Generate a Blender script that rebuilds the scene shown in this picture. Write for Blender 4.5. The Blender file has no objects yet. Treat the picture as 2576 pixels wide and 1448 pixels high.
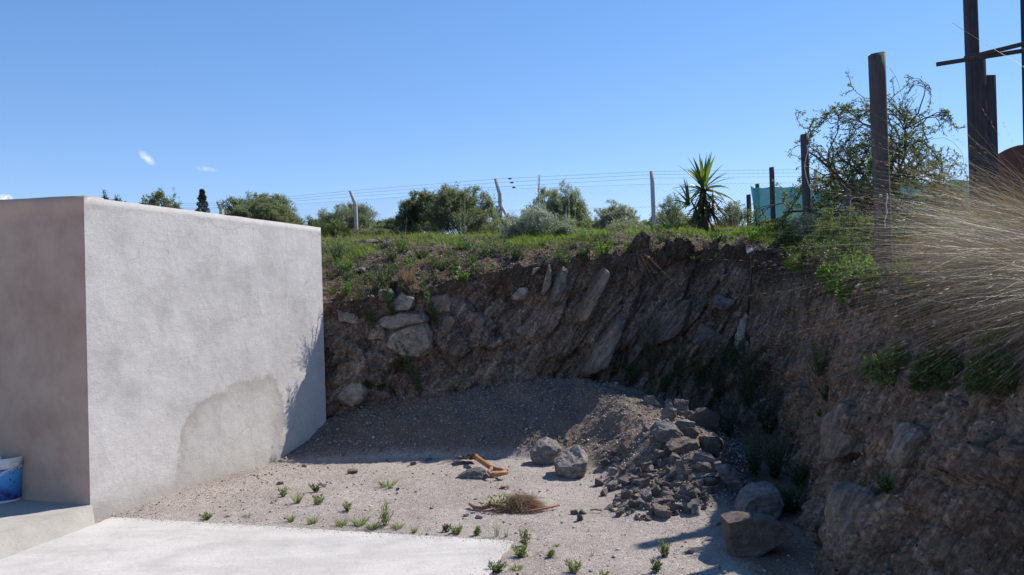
import bpy, bmesh, math, random
import numpy as np
from mathutils import Vector, Matrix, noise, Euler
from mathutils.bvhtree import BVHTree

R = math.radians
sc = bpy.context.scene
COL = sc.collection
random.seed(7)
rng = np.random.default_rng(7)

# ------------------------------------------------------------------ camera
FPX = 2084.0                       # focal length in units of a 2576 px wide frame
CAM = Vector((0, 0, 1.6))
cam_d = bpy.data.cameras.new('camera')
cam_d.sensor_width = 36.0
cam_d.lens = FPX / 2576 * 36.0
cam_d.clip_start = 0.05
cam_d.clip_end = 2000
cam_o = bpy.data.objects.new('camera', cam_d)
COL.objects.link(cam_o)
CM = Matrix.Translation(CAM) @ Matrix.Rotation(R(91.54), 4, 'X') @ Matrix.Rotation(R(-2.0), 4, 'Z')
cam_o.matrix_world = CM
sc.camera = cam_o

# ------------------------------------------------------------------ sun and sky
SUN = Vector((0.80, 0.56, 1.0)).normalized()
sun_d = bpy.data.lights.new('sun', 'SUN')
sun_d.energy = 4.8
sun_d.angle = R(0.5)
sun_d.color = (1.0, 0.94, 0.86)
sun_o = bpy.data.objects.new('sun', sun_d)
COL.objects.link(sun_o)
sun_o.rotation_euler = (-SUN).to_track_quat('-Z', 'Y').to_euler()
world = bpy.data.worlds.new('World')
sc.world = world
world.use_nodes = True
wn = world.node_tree
wn.nodes.clear()
w_out = wn.nodes.new('ShaderNodeOutputWorld')
w_bg = wn.nodes.new('ShaderNodeBackground')
w_sky = wn.nodes.new('ShaderNodeTexSky')
w_sky.sky_type = 'NISHITA'
w_sky.sun_disc = False
w_sky.sun_elevation = math.asin(SUN.z)
w_sky.sun_rotation = math.atan2(SUN.x, SUN.y)
w_sky.altitude = 900
w_sky.air_density = 1.0
w_sky.dust_density = 0.0
w_sky.ozone_density = 2.2
w_bg.inputs['Strength'].default_value = 0.10
wn.links.new(w_bg.outputs[0], w_out.inputs[0])

sc.render.engine = 'CYCLES'
sc.view_settings.view_transform = 'Standard'
sc.view_settings.look = 'None'
sc.view_settings.exposure = 0.45
sc.view_settings.gamma = 1.0


def ray(px, py):
    d = Vector(((px - 1288) / FPX, -(py - 724) / FPX, -1))
    return (CM.to_3x3() @ d)


def at(px, py, D):
    """world point seen at photo pixel (px,py) of a 2576 px wide frame, D metres ahead"""
    d = ray(px, py)
    return CAM + d * (D / d.y)


def gp(px, py, z=0.0):
    d = ray(px, py)
    return CAM + d * ((z - 1.6) / d.z)


# small cloud wisps far up in the sky (part of the sky itself)
def n_new(nt, t, **kw):
    n = nt.nodes.new(t)
    for k, v in kw.items():
        setattr(n, k, v)
    return n


def sky_clouds():
    tc = n_new(wn, 'ShaderNodeTexCoord')
    last = w_sky.outputs[0]
    for (px, py, rad, stretch, ang, amt, sc_) in ((370, 398, .0115, .42, -42, .62, 170), (520, 426, .013, .25, -8, .22, 170), (12, 499, .008, .6, 0, 1.0, 220)):
        d = ray(px, py).normalized()
        s0 = d.cross(Vector((0, 0, 1))).normalized()
        u0 = s0.cross(d)
        side = s0 * math.cos(R(ang)) + u0 * math.sin(R(ang))
        up = side.cross(d)
        comb = []
        for ax, s in ((side, 1.0), (up, 1.0 / stretch)):
            dp = n_new(wn, 'ShaderNodeVectorMath', operation='DOT_PRODUCT')
            dp.inputs[1].default_value = ax
            wn.links.new(tc.outputs['Generated'], dp.inputs[0])
            m = n_new(wn, 'ShaderNodeMath', operation='MULTIPLY')
            m.inputs[1].default_value = s / rad
            wn.links.new(dp.outputs['Value'], m.inputs[0])
            p = n_new(wn, 'ShaderNodeMath', operation='POWER')
            ab = n_new(wn, 'ShaderNodeMath', operation='ABSOLUTE')
            wn.links.new(m.outputs[0], ab.inputs[0])
            wn.links.new(ab.outputs[0], p.inputs[0])
            p.inputs[1].default_value = 2
            comb.append(p)
        fw = n_new(wn, 'ShaderNodeVectorMath', operation='DOT_PRODUCT')
        fw.inputs[1].default_value = d
        wn.links.new(tc.outputs['Generated'], fw.inputs[0])
        gt = n_new(wn, 'ShaderNodeMath', operation='GREATER_THAN')
        gt.inputs[1].default_value = 0
        wn.links.new(fw.outputs['Value'], gt.inputs[0])
        a = n_new(wn, 'ShaderNodeMath', operation='ADD')
        wn.links.new(comb[0].outputs[0], a.inputs[0])
        wn.links.new(comb[1].outputs[0], a.inputs[1])
        s1 = n_new(wn, 'ShaderNodeMath', operation='SUBTRACT', use_clamp=True)
        s1.inputs[0].default_value = 1
        wn.links.new(a.outputs[0], s1.inputs[1])
        nz = n_new(wn, 'ShaderNodeTexNoise')
        nz.inputs['Scale'].default_value = sc_
        nz.inputs['Detail'].default_value = 5
        wn.links.new(tc.outputs['Generated'], nz.inputs['Vector'])
        mr = n_new(wn, 'ShaderNodeMapRange')
        mr.inputs['From Min'].default_value = .30
        mr.inputs['From Max'].default_value = .66
        wn.links.new(nz.outputs['Fac'], mr.inputs['Value'])
        mm = n_new(wn, 'ShaderNodeMath', operation='MULTIPLY')
        wn.links.new(mr.outputs[0], mm.inputs[0])
        wn.links.new(s1.outputs[0], mm.inputs[1])
        m2 = n_new(wn, 'ShaderNodeMath', operation='MULTIPLY')
        wn.links.new(mm.outputs[0], m2.inputs[0])
        wn.links.new(gt.outputs[0], m2.inputs[1])
        m3 = n_new(wn, 'ShaderNodeMath', operation='MULTIPLY', use_clamp=True)
        m3.inputs[1].default_value = amt
        wn.links.new(m2.outputs[0], m3.inputs[0])
        mix = n_new(wn, 'ShaderNodeMix', data_type='RGBA')
        wn.links.new(m3.outputs[0], mix.inputs[0])
        wn.links.new(last, mix.inputs[6])
        mix.inputs[7].default_value = (9.5, 9.5, 9.8, 1)
        last = mix.outputs[2]
    hs = n_new(wn, 'ShaderNodeHueSaturation')
    hs.inputs['Saturation'].default_value = SKY_SAT
    wn.links.new(last, hs.inputs['Color'])
    gm = n_new(wn, 'ShaderNodeGamma')
    gm.inputs['Gamma'].default_value = .75
    wn.links.new(hs.outputs[0], gm.inputs['Color'])
    tn = n_new(wn, 'ShaderNodeMix', data_type='RGBA', blend_type='MULTIPLY')
    tn.inputs[0].default_value = 1.0
    tn.inputs[7].default_value = (1.60, 1.60, 1.88, 1)
    wn.links.new(gm.outputs[0], tn.inputs[6])
    wn.links.new(tn.outputs[2], w_bg.inputs['Color'])


SKY_SAT = 1.26
sky_clouds()


# ------------------------------------------------------------------ tagging and mesh helpers
def tag(o, label=None, cat=None, group=None, kind=None):
    if label: o['label'] = label
    if cat: o['category'] = cat
    if group: o['group'] = group
    if kind: o['kind'] = kind
    return o


def empty(name, loc, label=None, cat=None, group=None, rz=0.0):
    o = bpy.data.objects.new(name, None)
    o.empty_display_size = 0.1
    COL.objects.link(o)
    o.location = loc
    o.rotation_euler = (0, 0, rz)
    return tag(o, label, cat, group)


class MB:
    def __init__(self):
        self.v = []; self.f3 = []; self.f4 = []; self.n = 0

    def add(self, v, f3=None, f4=None):
        v = np.asarray(v, dtype=np.float32).reshape(-1, 3)
        if f3 is not None and len(f3): self.f3.append(np.asarray(f3, dtype=np.int32).reshape(-1, 3) + self.n)
        if f4 is not None and len(f4): self.f4.append(np.asarray(f4, dtype=np.int32).reshape(-1, 4) + self.n)
        self.v.append(v); self.n += len(v)

    def box(self, c, s, rot=None):
        c = np.array(c, float); h = np.array(s, float) / 2
        p = np.array([(x, y, z) for x in (-1, 1) for y in (-1, 1) for z in (-1, 1)], float) * h
        if rot is not None:
            p = p @ np.array(rot.to_3x3() if hasattr(rot, 'to_3x3') else rot).T
        self.add(p + c, f4=[(0, 1, 3, 2), (4, 6, 7, 5), (0, 4, 5, 1), (2, 3, 7, 6), (0, 2, 6, 4), (1, 5, 7, 3)])

    def tube(self, pts, r, sides=5, caps=True):
        P = np.asarray([tuple(p) for p in pts], float)
        n = len(P)
        r = np.full(n, r, float) if np.isscalar(r) else np.asarray(r, float)
        T = np.gradient(P, axis=0)
        T /= np.linalg.norm(T, axis=1, keepdims=True) + 1e-9
        ref = np.array([0.13, 0.21, 0.97]) if abs(T[0, 2]) < .8 else np.array([0.97, 0.2, 0.1])
        A = np.cross(T, ref); A /= np.linalg.norm(A, axis=1, keepdims=True) + 1e-9
        B = np.cross(T, A)
        th = np.arange(sides) * 2 * math.pi / sides
        V = P[:, None, :] + r[:, None, None] * (np.cos(th)[None, :, None] * A[:, None, :] + np.sin(th)[None, :, None] * B[:, None, :])
        i = np.arange(n - 1)[:, None] * sides; j = np.arange(sides)[None, :]; k = (j + 1) % sides
        F = np.stack([i + j, i + k, i + sides + k, i + sides + j], -1).reshape(-1, 4)
        V = V.reshape(-1, 3)
        f3 = []
        if caps:
            V = np.vstack([V, P[0], P[-1]])
            a, b = n * sides, n * sides + 1
            for q in range(sides):
                f3.append((a, (q + 1) % sides, q))
                f3.append((b, (n - 1) * sides + q, (n - 1) * sides + (q + 1) % sides))
        self.add(V, f3=f3, f4=F)

    def mesh(self, name, smooth=False):
        me = bpy.data.meshes.new(name)
        v = np.vstack(self.v) if self.v else np.zeros((0, 3), np.float32)
        f3 = np.vstack(self.f3) if self.f3 else np.zeros((0, 3), np.int32)
        f4 = np.vstack(self.f4) if self.f4 else np.zeros((0, 4), np.int32)
        me.vertices.add(len(v)); me.vertices.foreach_set('co', v.astype(np.float32).ravel())
        nl = len(f3) * 3 + len(f4) * 4
        me.loops.add(nl)
        me.loops.foreach_set('vertex_index', np.concatenate([f3.ravel(), f4.ravel()]).astype(np.int32))
        me.polygons.add(len(f3) + len(f4))
        st = np.concatenate([np.arange(len(f3)) * 3, len(f3) * 3 + np.arange(len(f4)) * 4]).astype(np.int32)
        me.polygons.foreach_set('loop_start', st)
        try:
            tot = np.concatenate([np.full(len(f3), 3), np.full(len(f4), 4)]).astype(np.int32)
            me.polygons.foreach_set('loop_total', tot)
        except Exception:
            pass
        if smooth:
            me.polygons.foreach_set('use_smooth', np.ones(len(f3) + len(f4), dtype=bool))
        me.update(calc_edges=True)
        me.validate()
        return me

    def build(self, name, mat, parent=None, smooth=False, loc=None):
        me = self.mesh(name, smooth)
        if mat: me.materials.append(mat)
        o = bpy.data.objects.new(name, me)
        COL.objects.link(o)
        if parent: o.parent = parent
        if loc is not None: o.location = loc
        return o


def bevel(o, w=0.004, seg=2):
    m = o.modifiers.new('bevel', 'BEVEL')
    m.width = w; m.segments = seg; m.limit_method = 'ANGLE'; m.angle_limit = R(40)
    return o


# ------------------------------------------------------------------ materials
class NT:
    def __init__(self, name):
        self.m = bpy.data.materials.new(name)
        self.m.use_nodes = True
        self.t = self.m.node_tree
        self.b = self.t.nodes['Principled BSDF']
        self.o = self.t.nodes['Material Output']

    def n(self, t, **kw):
        return n_new(self.t, t, **kw)

    def l(self, a, b):
        self.t.links.new(a, b)

    def coord(self, kind='Object', scale=(1, 1, 1), rot=(0, 0, 0), loc=(0, 0, 0)):
        tc = self.n('ShaderNodeTexCoord'); mp = self.n('ShaderNodeMapping')
        mp.inputs['Scale'].default_value = scale; mp.inputs['Rotation'].default_value = rot; mp.inputs['Location'].default_value = loc
        self.l(tc.outputs[kind], mp.inputs['Vector'])
        return mp.outputs[0]

    def world(self):
        g = self.n('ShaderNodeNewGeometry')
        return g.outputs['Position']

    def noise(self, vec, scale, detail=4, rough=.55, dist=0, out='Fac'):
        t = self.n('ShaderNodeTexNoise')
        t.inputs['Scale'].default_value = scale; t.inputs['Detail'].default_value = detail
        t.inputs['Roughness'].default_value = rough; t.inputs['Distortion'].default_value = dist
        self.l(vec, t.inputs['Vector'])
        return t.outputs[out]

    def voro(self, vec, scale, feature='F1', out='Distance', rnd=1.0):
        t = self.n('ShaderNodeTexVoronoi', feature=feature)
        t.inputs['Scale'].default_value = scale; t.inputs['Randomness'].default_value = rnd
        self.l(vec, t.inputs['Vector'])
        return t.outputs[out]

    def ramp(self, fac, stops, interp='LINEAR'):
        r = self.n('ShaderNodeValToRGB')
        r.color_ramp.interpolation = interp
        e = r.color_ramp.elements
        while len(e) < len(stops): e.new(.5)
        for i, (p, c) in enumerate(stops):
            e[i].position = p
            e[i].color = (c, c, c, 1) if np.isscalar(c) else (*c, 1)
        self.l(fac, r.inputs[0])
        return r.outputs[0]

    def mix(self, fac, a, b, mode='MIX'):
        m = self.n('ShaderNodeMix', data_type='RGBA', blend_type=mode)
        for q, v in ((0, fac), (6, a), (7, b)):
            s = m.inputs[q]
            if hasattr(v, 'is_output'): self.l(v, s)
            elif np.isscalar(v): s.default_value = v if q == 0 else (v, v, v, 1)
            else: s.default_value = (*v, 1)
        return m.outputs[2]

    def math(self, op, a, b=0.0, clamp=False):
        m = self.n('ShaderNodeMath', operation=op, use_clamp=clamp)
        for s, v in ((m.inputs[0], a), (m.inputs[1], b)):
            if hasattr(v, 'is_output'): self.l(v, s)
            else: s.default_value = v
        return m.outputs[0]

    def rmap(self, v, a, b, c=0.0, d=1.0, smooth=False):
        m = self.n('ShaderNodeMapRange')
        if smooth: m.interpolation_type = 'SMOOTHSTEP'
        m.inputs['From Min'].default_value = a; m.inputs['From Max'].default_value = b
        m.inputs['To Min'].default_value = c; m.inputs['To Max'].default_value = d
        self.l(v, m.inputs['Value'])
        return m.outputs[0]

    def bump(self, h, dist=.01, strength=1.0, prev=None):
        b = self.n('ShaderNodeBump')
        b.inputs['Distance'].default_value = dist; b.inputs['Strength'].default_value = strength
        self.l(h, b.inputs['Height'])
        if prev: self.l(prev, b.inputs['Normal'])
        return b.outputs[0]

    def done(self, col=None, rough=.9, normal=None, spec=.2, metal=0.0):
        b = self.b
        if col is not None:
            if hasattr(col, 'is_output'): self.l(col, b.inputs['Base Color'])
            else: b.inputs['Base Color'].default_value = (*col, 1)
        if hasattr(rough, 'is_output'): self.l(rough, b.inputs['Roughness'])
        else: b.inputs['Roughness'].default_value = rough
        b.inputs['Specular IOR Level'].default_value = spec
        b.inputs['Metallic'].default_value = metal
        if normal is not None: self.l(normal, b.inputs['Normal'])
        return self.m


def mat_gravel():
    k = NT('gravel_soil'); p = k.world()
    big = k.noise(p, 1.1, 7, .72, .4)
    base = k.ramp(big, [(.32, (.285, .235, .20)), (.5, (.37, .312, .275)), (.68, (.45, .39, .35))])
    cell = k.voro(p, 70, out='Color')
    sep = k.n('ShaderNodeSeparateColor'); k.l(cell, sep.inputs[0])
    peb = k.ramp(sep.outputs[0], [(0, (.17, .145, .13)), (.35, (.30, .265, .24)), (.72, (.36, .32, .29)), (.9, (.50, .46, .43)), (1, (.66, .62, .58))])
    c = k.mix(.42, base, peb)
    cell2 = k.voro(p, 210, out='Color')
    sep2 = k.n('ShaderNodeSeparateColor'); k.l(cell2, sep2.inputs[0])
    c = k.mix(.6, c, k.ramp(sep2.outputs[1], [(0, .72), (.5, 1.0), (1, 1.3)]), 'MULTIPLY')
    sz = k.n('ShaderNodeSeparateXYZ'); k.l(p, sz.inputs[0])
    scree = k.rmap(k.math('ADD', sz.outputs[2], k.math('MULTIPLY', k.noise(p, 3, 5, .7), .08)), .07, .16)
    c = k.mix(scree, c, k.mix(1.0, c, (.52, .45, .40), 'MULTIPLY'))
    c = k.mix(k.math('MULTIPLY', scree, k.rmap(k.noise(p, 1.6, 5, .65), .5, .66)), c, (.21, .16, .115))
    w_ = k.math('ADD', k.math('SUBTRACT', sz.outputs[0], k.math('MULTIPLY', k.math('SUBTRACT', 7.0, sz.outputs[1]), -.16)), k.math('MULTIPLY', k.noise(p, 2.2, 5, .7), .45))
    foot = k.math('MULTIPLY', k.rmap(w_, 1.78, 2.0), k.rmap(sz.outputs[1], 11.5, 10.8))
    c = k.mix(k.math('MULTIPLY', foot, .85), c, k.mix(1.0, c, (.50, .38, .29), 'MULTIPLY'))  # soil tone along the right bank foot, painted darker to deepen the bank's shade
    d1 = k.voro(p, 70); d2 = k.voro(p, 210); nz = k.noise(p, 30, 5, .7)
    h = k.math('ADD', k.math('MULTIPLY', k.math('SUBTRACT', .6, d1), .8), k.math('MULTIPLY', nz, 1.0))
    nrm = k.bump(h, .008)
    nrm = k.bump(k.math('SUBTRACT', .6, d2), .004, 1.0, nrm)
    return k.done(c, .95, nrm, .15)


def strata(k, p, sc=(.55, .8, 3.2), ang=55):
    # coordinates that run along and across the tilted beds
    sx = k.n('ShaderNodeSeparateXYZ'); k.l(p, sx.inputs[0])
    f = k.math('SUBTRACT', sx.outputs[0], k.math('MULTIPLY', sx.outputs[1], .8))
    ca, sa = math.cos(R(ang)), math.sin(R(ang))
    al = k.math('ADD', k.math('MULTIPLY', f, ca * sc[0]), k.math('MULTIPLY', sx.outputs[2], sa * sc[0]))
    pe = k.math('SUBTRACT', k.math('MULTIPLY', sx.outputs[2], ca * sc[2]), k.math('MULTIPLY', f, sa * sc[2]))
    cb = k.n('ShaderNodeCombineXYZ'); k.l(al, cb.inputs[0]); k.l(k.math('MULTIPLY', sx.outputs[1], sc[1]), cb.inputs[1]); k.l(pe, cb.inputs[2])
    return cb.outputs[0]


def mat_bedded(name, a, b, c_):
    k = NT(name); p = k.world(); s = strata(k, p)
    n1 = k.noise(s, 2.6, 8, .75, .5)
    c = k.ramp(n1, [(.32, a), (.5, b), (.68, c_)])
    c = k.mix(1.0, c, k.ramp(k.noise(s, 9, 6, .8), [(.33, .55), (.5, 1), (.66, 1.5)]), 'MULTIPLY')
    c = k.mix(.7, c, k.ramp(k.noise(p, 26, 5, .8), [(.35, .65), (.5, 1.0), (.65, 1.4)]), 'MULTIPLY')
    c = k.mix(k.math('MULTIPLY', k.rmap(k.noise(p, 3.5, 6, .75), .5, .64), .6), c, (.22, .155, .11))
    nrm = k.bump(n1, .06)
    nrm = k.bump(k.noise(p, 26, 5, .8), .02, 1.0, nrm)
    return k.done(c, .92, nrm, .15)


def mat_bank():
    k = NT('weathered_earth_and_rock'); p = k.world()
    sv = strata(k, p)
    st = k.noise(sv, 2.0, 8, .68, .5)
    big = k.noise(p, 1.1, 5, .6, .4)
    c = k.ramp(big, [(.28, (.12, .082, .056)), (.45, (.23, .160, .115)), (.58, (.29, .21, .16)), (.75, (.37, .26, .17))])
    rock = k.ramp(st, [(.30, (.075, .057, .045)), (.44, (.20, .16, .13)), (.56, (.29, .24, .20)), (.70, (.48, .41, .34))])
    att = k.n('ShaderNodeAttribute'); att.attribute_name = 'rock'
    c = k.mix(k.rmap(att.outputs['Fac'], .2, .8), c, rock)
    soil = k.ramp(k.noise(p, 5, 5, .65), [(.3, (.07, .05, .037)), (.6, (.14, .105, .078)), (.8, (.21, .17, .135))])
    att2 = k.n('ShaderNodeAttribute'); att2.attribute_name = 'soil'
    c = k.mix(k.rmap(att2.outputs['Fac'], .1, .7), c, soil)
    # pale lime stained blotches
    lt = k.rmap(k.noise(p, 2.7, 7, .75, .6), .57, .66)
    c = k.mix(k.math('MULTIPLY', lt, .6), c, (.40, .35, .30))
    c = k.mix(1.0, c, k.ramp(k.noise(sv, 7, 7, .8, .4), [(.33, .42), (.5, 1.0), (.66, 1.65)]), 'MULTIPLY')
    c = k.mix(.8, c, k.ramp(k.noise(p, 24, 5, .8), [(.35, .6), (.5, 1.0), (.65, 1.45)]), 'MULTIPLY')
    c = k.mix(1.0, c, (.82, .78, .76), 'MULTIPLY')
    cell = k.voro(p, 38, out='Color'); sep = k.n('ShaderNodeSeparateColor'); k.l(cell, sep.inputs[0])
    c = k.mix(.8, c, k.ramp(sep.outputs[0], [(0, .78), (.6, 1.0), (.9, 1.15), (1, 1.7)]), 'MULTIPLY')
    h = k.math('ADD', k.noise(p, 11, 8, .72), k.math('MULTIPLY', k.math('SUBTRACT', .6, k.voro(p, 38)), .5))
    nrm = k.bump(h, .045)
    nrm = k.bump(st, .03, .6, nrm)
    return k.done(c, .95, nrm, .15)


def mat_rock(name, a, b, c, vein=None, scale=6):
    k = NT(name)
    p = k.coord('Object')
    oi = k.n('ShaderNodeObjectInfo')
    va = k.n('ShaderNodeVectorMath', operation='ADD'); k.l(p, va.inputs[0])
    cm = k.n('ShaderNodeVectorMath', operation='SCALE'); cm.inputs[0].default_value = (17, 9, 23); k.l(oi.outputs['Random'], cm.inputs['Scale'])
    k.l(cm.outputs[0], va.inputs[1])
    p = va.outputs[0]
    mp = k.n('ShaderNodeMapping'); k.l(p, mp.inputs['Vector']); mp.inputs['Scale'].default_value = (1, 1, 3.2); mp.inputs['Rotation'].default_value = (.5, .3, 0)
    n1 = k.noise(mp.outputs[0], scale, 8, .68, .4)
    col = k.ramp(n1, [(.3, a), (.52, b), (.72, c)])
    col = k.mix(1.0, col, k.ramp(oi.outputs['Random'], [(0, (.82, .82, .86)), (.5, (1, 1, 1)), (1, (1.12, 1.08, 1.02))]), 'MULTIPLY')
    n2 = k.noise(p, 60, 4, .7)
    col = k.mix(.6, col, k.ramp(n2, [(.3, .65), (.5, 1), (.7, 1.3)]), 'MULTIPLY')
    if name == 'lime_rock':
        col = k.mix(k.math('MULTIPLY', k.rmap(k.noise(p, 4.5, 7, .8, .5), .46, .58), .75), col, (.17, .125, .09))
    # dirt on top
    g = k.n('ShaderNodeNewGeometry'); sx = k.n('ShaderNodeSeparateXYZ'); k.l(g.outputs['Normal'], sx.inputs[0])
    dirt = k.math('MULTIPLY', k.rmap(k.noise(p, 9, 5, .7), .45, .62), .45)
    col = k.mix(dirt, col, (.22, .185, .155))
    nrm = k.bump(n1, .05)
    nrm = k.bump(k.noise(p, 22, 6, .8), .03, 1.0, nrm)
    col = k.mix(.7, col, k.ramp(k.noise(p, 14, 6, .8, .6), [(.34, .5), (.5, 1), (.66, 1.35)]), 'MULTIPLY')
    nrm = k.bump(n2, .006, 1.0, nrm)
    return k.done(col, .85, nrm, .25)


def mat_concrete(name, tint, wet=False, dark=False, pit=1.0):
    k = NT(name); p = k.world()
    big = k.noise(p, .8, 5, .6, .2); mid = k.noise(p, 3.2, 6, .7)
    c = k.ramp(big, [(.3, tuple(x * .88 for x in tint)), (.52, tint), (.72, tuple(min(1, x * 1.07) for x in tint))])
    c = k.mix(.85, c, k.ramp(mid, [(.3, .82), (.5, 1.0), (.7, 1.08)]), 'MULTIPLY')
    mp = k.n('ShaderNodeMapping'); k.l(p, mp.inputs['Vector']); mp.inputs['Scale'].default_value = (1, 1, 2.3)
    pits = k.noise(mp.outputs[0], 42, 6, .75, .3)
    fine = k.noise(p, 180, 3, .7)
    c = k.mix(.9 * pit, c, k.ramp(pits, [(.33, .62), (.43, .97), (.7, 1.05)]), 'MULTIPLY')
    if wet:
        # damp patch on the sunlit face: a tide-marked oval; u runs along the wall, z up
        sx = k.n('ShaderNodeSeparateXYZ'); k.l(p, sx.inputs[0])
        u = k.math('MULTIPLY', k.math('SUBTRACT', sx.outputs[1], 6.8), 1 / .923)
        w = k.noise(p, 3.2, 5, .62); w2 = k.noise(p, 2.3, 4, .6, 0, 'Color')
        s2 = k.n('ShaderNodeSeparateColor'); k.l(w2, s2.inputs[0])
        du = k.math('ADD', k.math('DIVIDE', k.math('SUBTRACT', u, 1.72), .80), k.math('MULTIPLY', k.math('SUBTRACT', s2.outputs[0], .5), .55))
        z0 = k.math('SUBTRACT', sx.outputs[2], k.math('ADD', .14, k.math('MULTIPLY', k.math('SUBTRACT', u, 1.0), .19)))
        dz = k.math('ADD', k.math('DIVIDE', z0, .70), k.math('MULTIPLY', k.math('SUBTRACT', s2.outputs[1], .5), .5))
        rr = k.math('ADD', k.math('POWER', k.math('ABSOLUTE', du), 2.4), k.math('POWER', k.math('ABSOLUTE', dz), 2.4))
        rr = k.math('ADD', rr, k.math('MULTIPLY', k.math('SUBTRACT', k.noise(p, 11, 7, .8), .5), .62))
        inside = k.rmap(rr, 1.09, .93)
        band = k.math('MULTIPLY', inside, k.rmap(rr, .30, .92))
        upper = k.rmap(sx.outputs[2], -.1, .5)
        c = k.mix(k.math('MULTIPLY', inside, .28), c, (.41, .38, .345))
        c = k.mix(k.math('MULTIPLY', k.math('MULTIPLY', band, upper), .6), c, (.30, .275, .24))
        # grey weathering blotches and a dirty foot
        bl = k.rmap(k.noise(mp.outputs[0], 1.25, 5, .6, .5), .52, .72)
        zz = k.math('MULTIPLY', k.rmap(sx.outputs[2], .9, 1.5), k.rmap(sx.outputs[2], 2.55, 2.0))
        c = k.mix(k.math('MULTIPLY', k.math('MULTIPLY', bl, zz), .5), c, (.36, .335, .32))
        mp2 = k.n('ShaderNodeMapping'); k.l(p, mp2.inputs['Vector']); mp2.inputs['Scale'].default_value = (5, 5, .35)
        drip = k.rmap(k.noise(mp2.outputs[0], 1.6, 6, .75, .3), .56, .72)
        c = k.mix(k.math('MULTIPLY', drip, .28), c, (.33, .305, .28))
        flk = k.rmap(k.noise(mp.outputs[0], 26, 4, .8), .36, .31)
        c = k.mix(k.math('MULTIPLY', flk, .5), c, (.22, .20, .19))
        vd = k.n('ShaderNodeTexVoronoi', feature='DISTANCE_TO_EDGE'); vd.inputs['Scale'].default_value = 1.1
        vm = k.n('ShaderNodeVectorMath', operation='ADD'); k.l(p, vm.inputs[0])
        vn = k.n('ShaderNodeVectorMath', operation='SCALE'); vn.inputs['Scale'].default_value = .22; k.l(k.noise(p, 4, 6, .7, 0, 'Color'), vn.inputs[0]); k.l(vn.outputs[0], vm.inputs[1]); k.l(vm.outputs[0], vd.inputs['Vector'])
        crack = k.math('MULTIPLY', k.rmap(vd.outputs['Distance'], .005, .0015), k.rmap(k.noise(p, 1.3, 3), .50, .58))
        c = k.mix(k.math('MULTIPLY', crack, .45), c, (.22, .20, .185))
        mp4 = k.n('ShaderNodeMapping'); k.l(p, mp4.inputs['Vector']); mp4.inputs['Scale'].default_value = (.8, .8, 3.4)
        c = k.mix(.5, c, k.ramp(k.noise(mp4.outputs[0], 7, 6, .8, 1.2), [(.3, .80), (.5, 1.0), (.7, 1.14)]), 'MULTIPLY')
        splash = k.math('MULTIPLY', k.rmap(sx.outputs[2], .42, .0), k.rmap(k.noise(p, 30, 5, .8), .54, .66))
        c = k.mix(k.math('MULTIPLY', splash, .45), c, (.30, .25, .21))
        foot = k.rmap(k.math('ADD', sx.outputs[2], k.math('MULTIPLY', k.noise(p, 5, 5, .7), -.35)), .08, -.12)
        c = k.mix(k.math('MULTIPLY', foot, .6), c, (.37, .34, .30))
        topb = k.rmap(k.math('ADD', sx.outputs[2], k.math('MULTIPLY', k.noise(p, 6, 5, .7), .16)), 2.62, 2.76)
        c = k.mix(k.math('MULTIPLY', topb, .45), c, (.34, .32, .295))
    if name == 'smooth_concrete':
        mp3 = k.n('ShaderNodeMapping'); k.l(p, mp3.inputs['Vector']); mp3.inputs['Rotation'].default_value = (0, 0, R(-20)); mp3.inputs['Scale'].default_value = (.5, 2.4, 1)
        c = k.mix(k.math('MULTIPLY', k.rmap(k.noise(mp3.outputs[0], 1.5, 6, .65, .6), .48, .62), .5), c, (.41, .38, .345))
        c = k.mix(k.math('MULTIPLY', k.rmap(k.noise(p, 22, 5, .8), .60, .72), .5), c, (.33, .30, .27))
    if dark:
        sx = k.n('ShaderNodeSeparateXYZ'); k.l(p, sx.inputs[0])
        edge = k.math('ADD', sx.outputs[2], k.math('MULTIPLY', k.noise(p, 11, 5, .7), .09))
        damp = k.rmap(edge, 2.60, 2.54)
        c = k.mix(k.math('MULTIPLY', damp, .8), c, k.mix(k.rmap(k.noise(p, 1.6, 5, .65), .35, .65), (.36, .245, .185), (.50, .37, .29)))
    nrm = k.bump(pits, .007 * pit, 1.0)
    nrm = k.bump(k.noise(p, 9, 5, .6), .006, 1.0, nrm)
    nrm = k.bump(fine, .002, 1.0, nrm)
    nrm = k.bump(big, .05, .4, nrm)
    return k.done(c, .9, nrm, .2)


def mat_leaf(name, cols, trans=.35, rough=.5, spec=.35, tint=(1.15, 1.3, .6)):
    k = NT(name)
    g = k.n('ShaderNodeNewGeometry')
    n = len(cols)
    c = k.ramp(g.outputs['Random Per Island'], [(i / (n - 1), cols[i]) for i in range(n)])
    k.done(c, rough, None, spec)
    tr = k.n('ShaderNodeBsdfTranslucent')
    bc = k.mix(1.0, c, tint, 'MULTIPLY')
    k.l(bc, tr.inputs['Color'])
    ms = k.n('ShaderNodeMixShader'); ms.inputs[0].default_value = trans
    k.l(k.b.outputs[0], ms.inputs[1]); k.l(tr.outputs[0], ms.inputs[2]); k.l(ms.outputs[0], k.o.inputs['Surface'])
    return k.m


def mat_wood(name, a, b, scale=(6, 6, .6), rough=.8):
    k = NT(name); p = k.coord('Object', scale=scale)
    n1 = k.noise(p, 6, 7, .7, .6)
    c = k.ramp(n1, [(.3, a), (.7, b)])
    c = k.mix(.6, c, k.ramp(k.noise(k.coord('Object'), 3, 4), [(.3, .7), (.7, 1.2)]), 'MULTIPLY')
    return k.done(c, rough, k.bump(n1, .006), .25)


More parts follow.
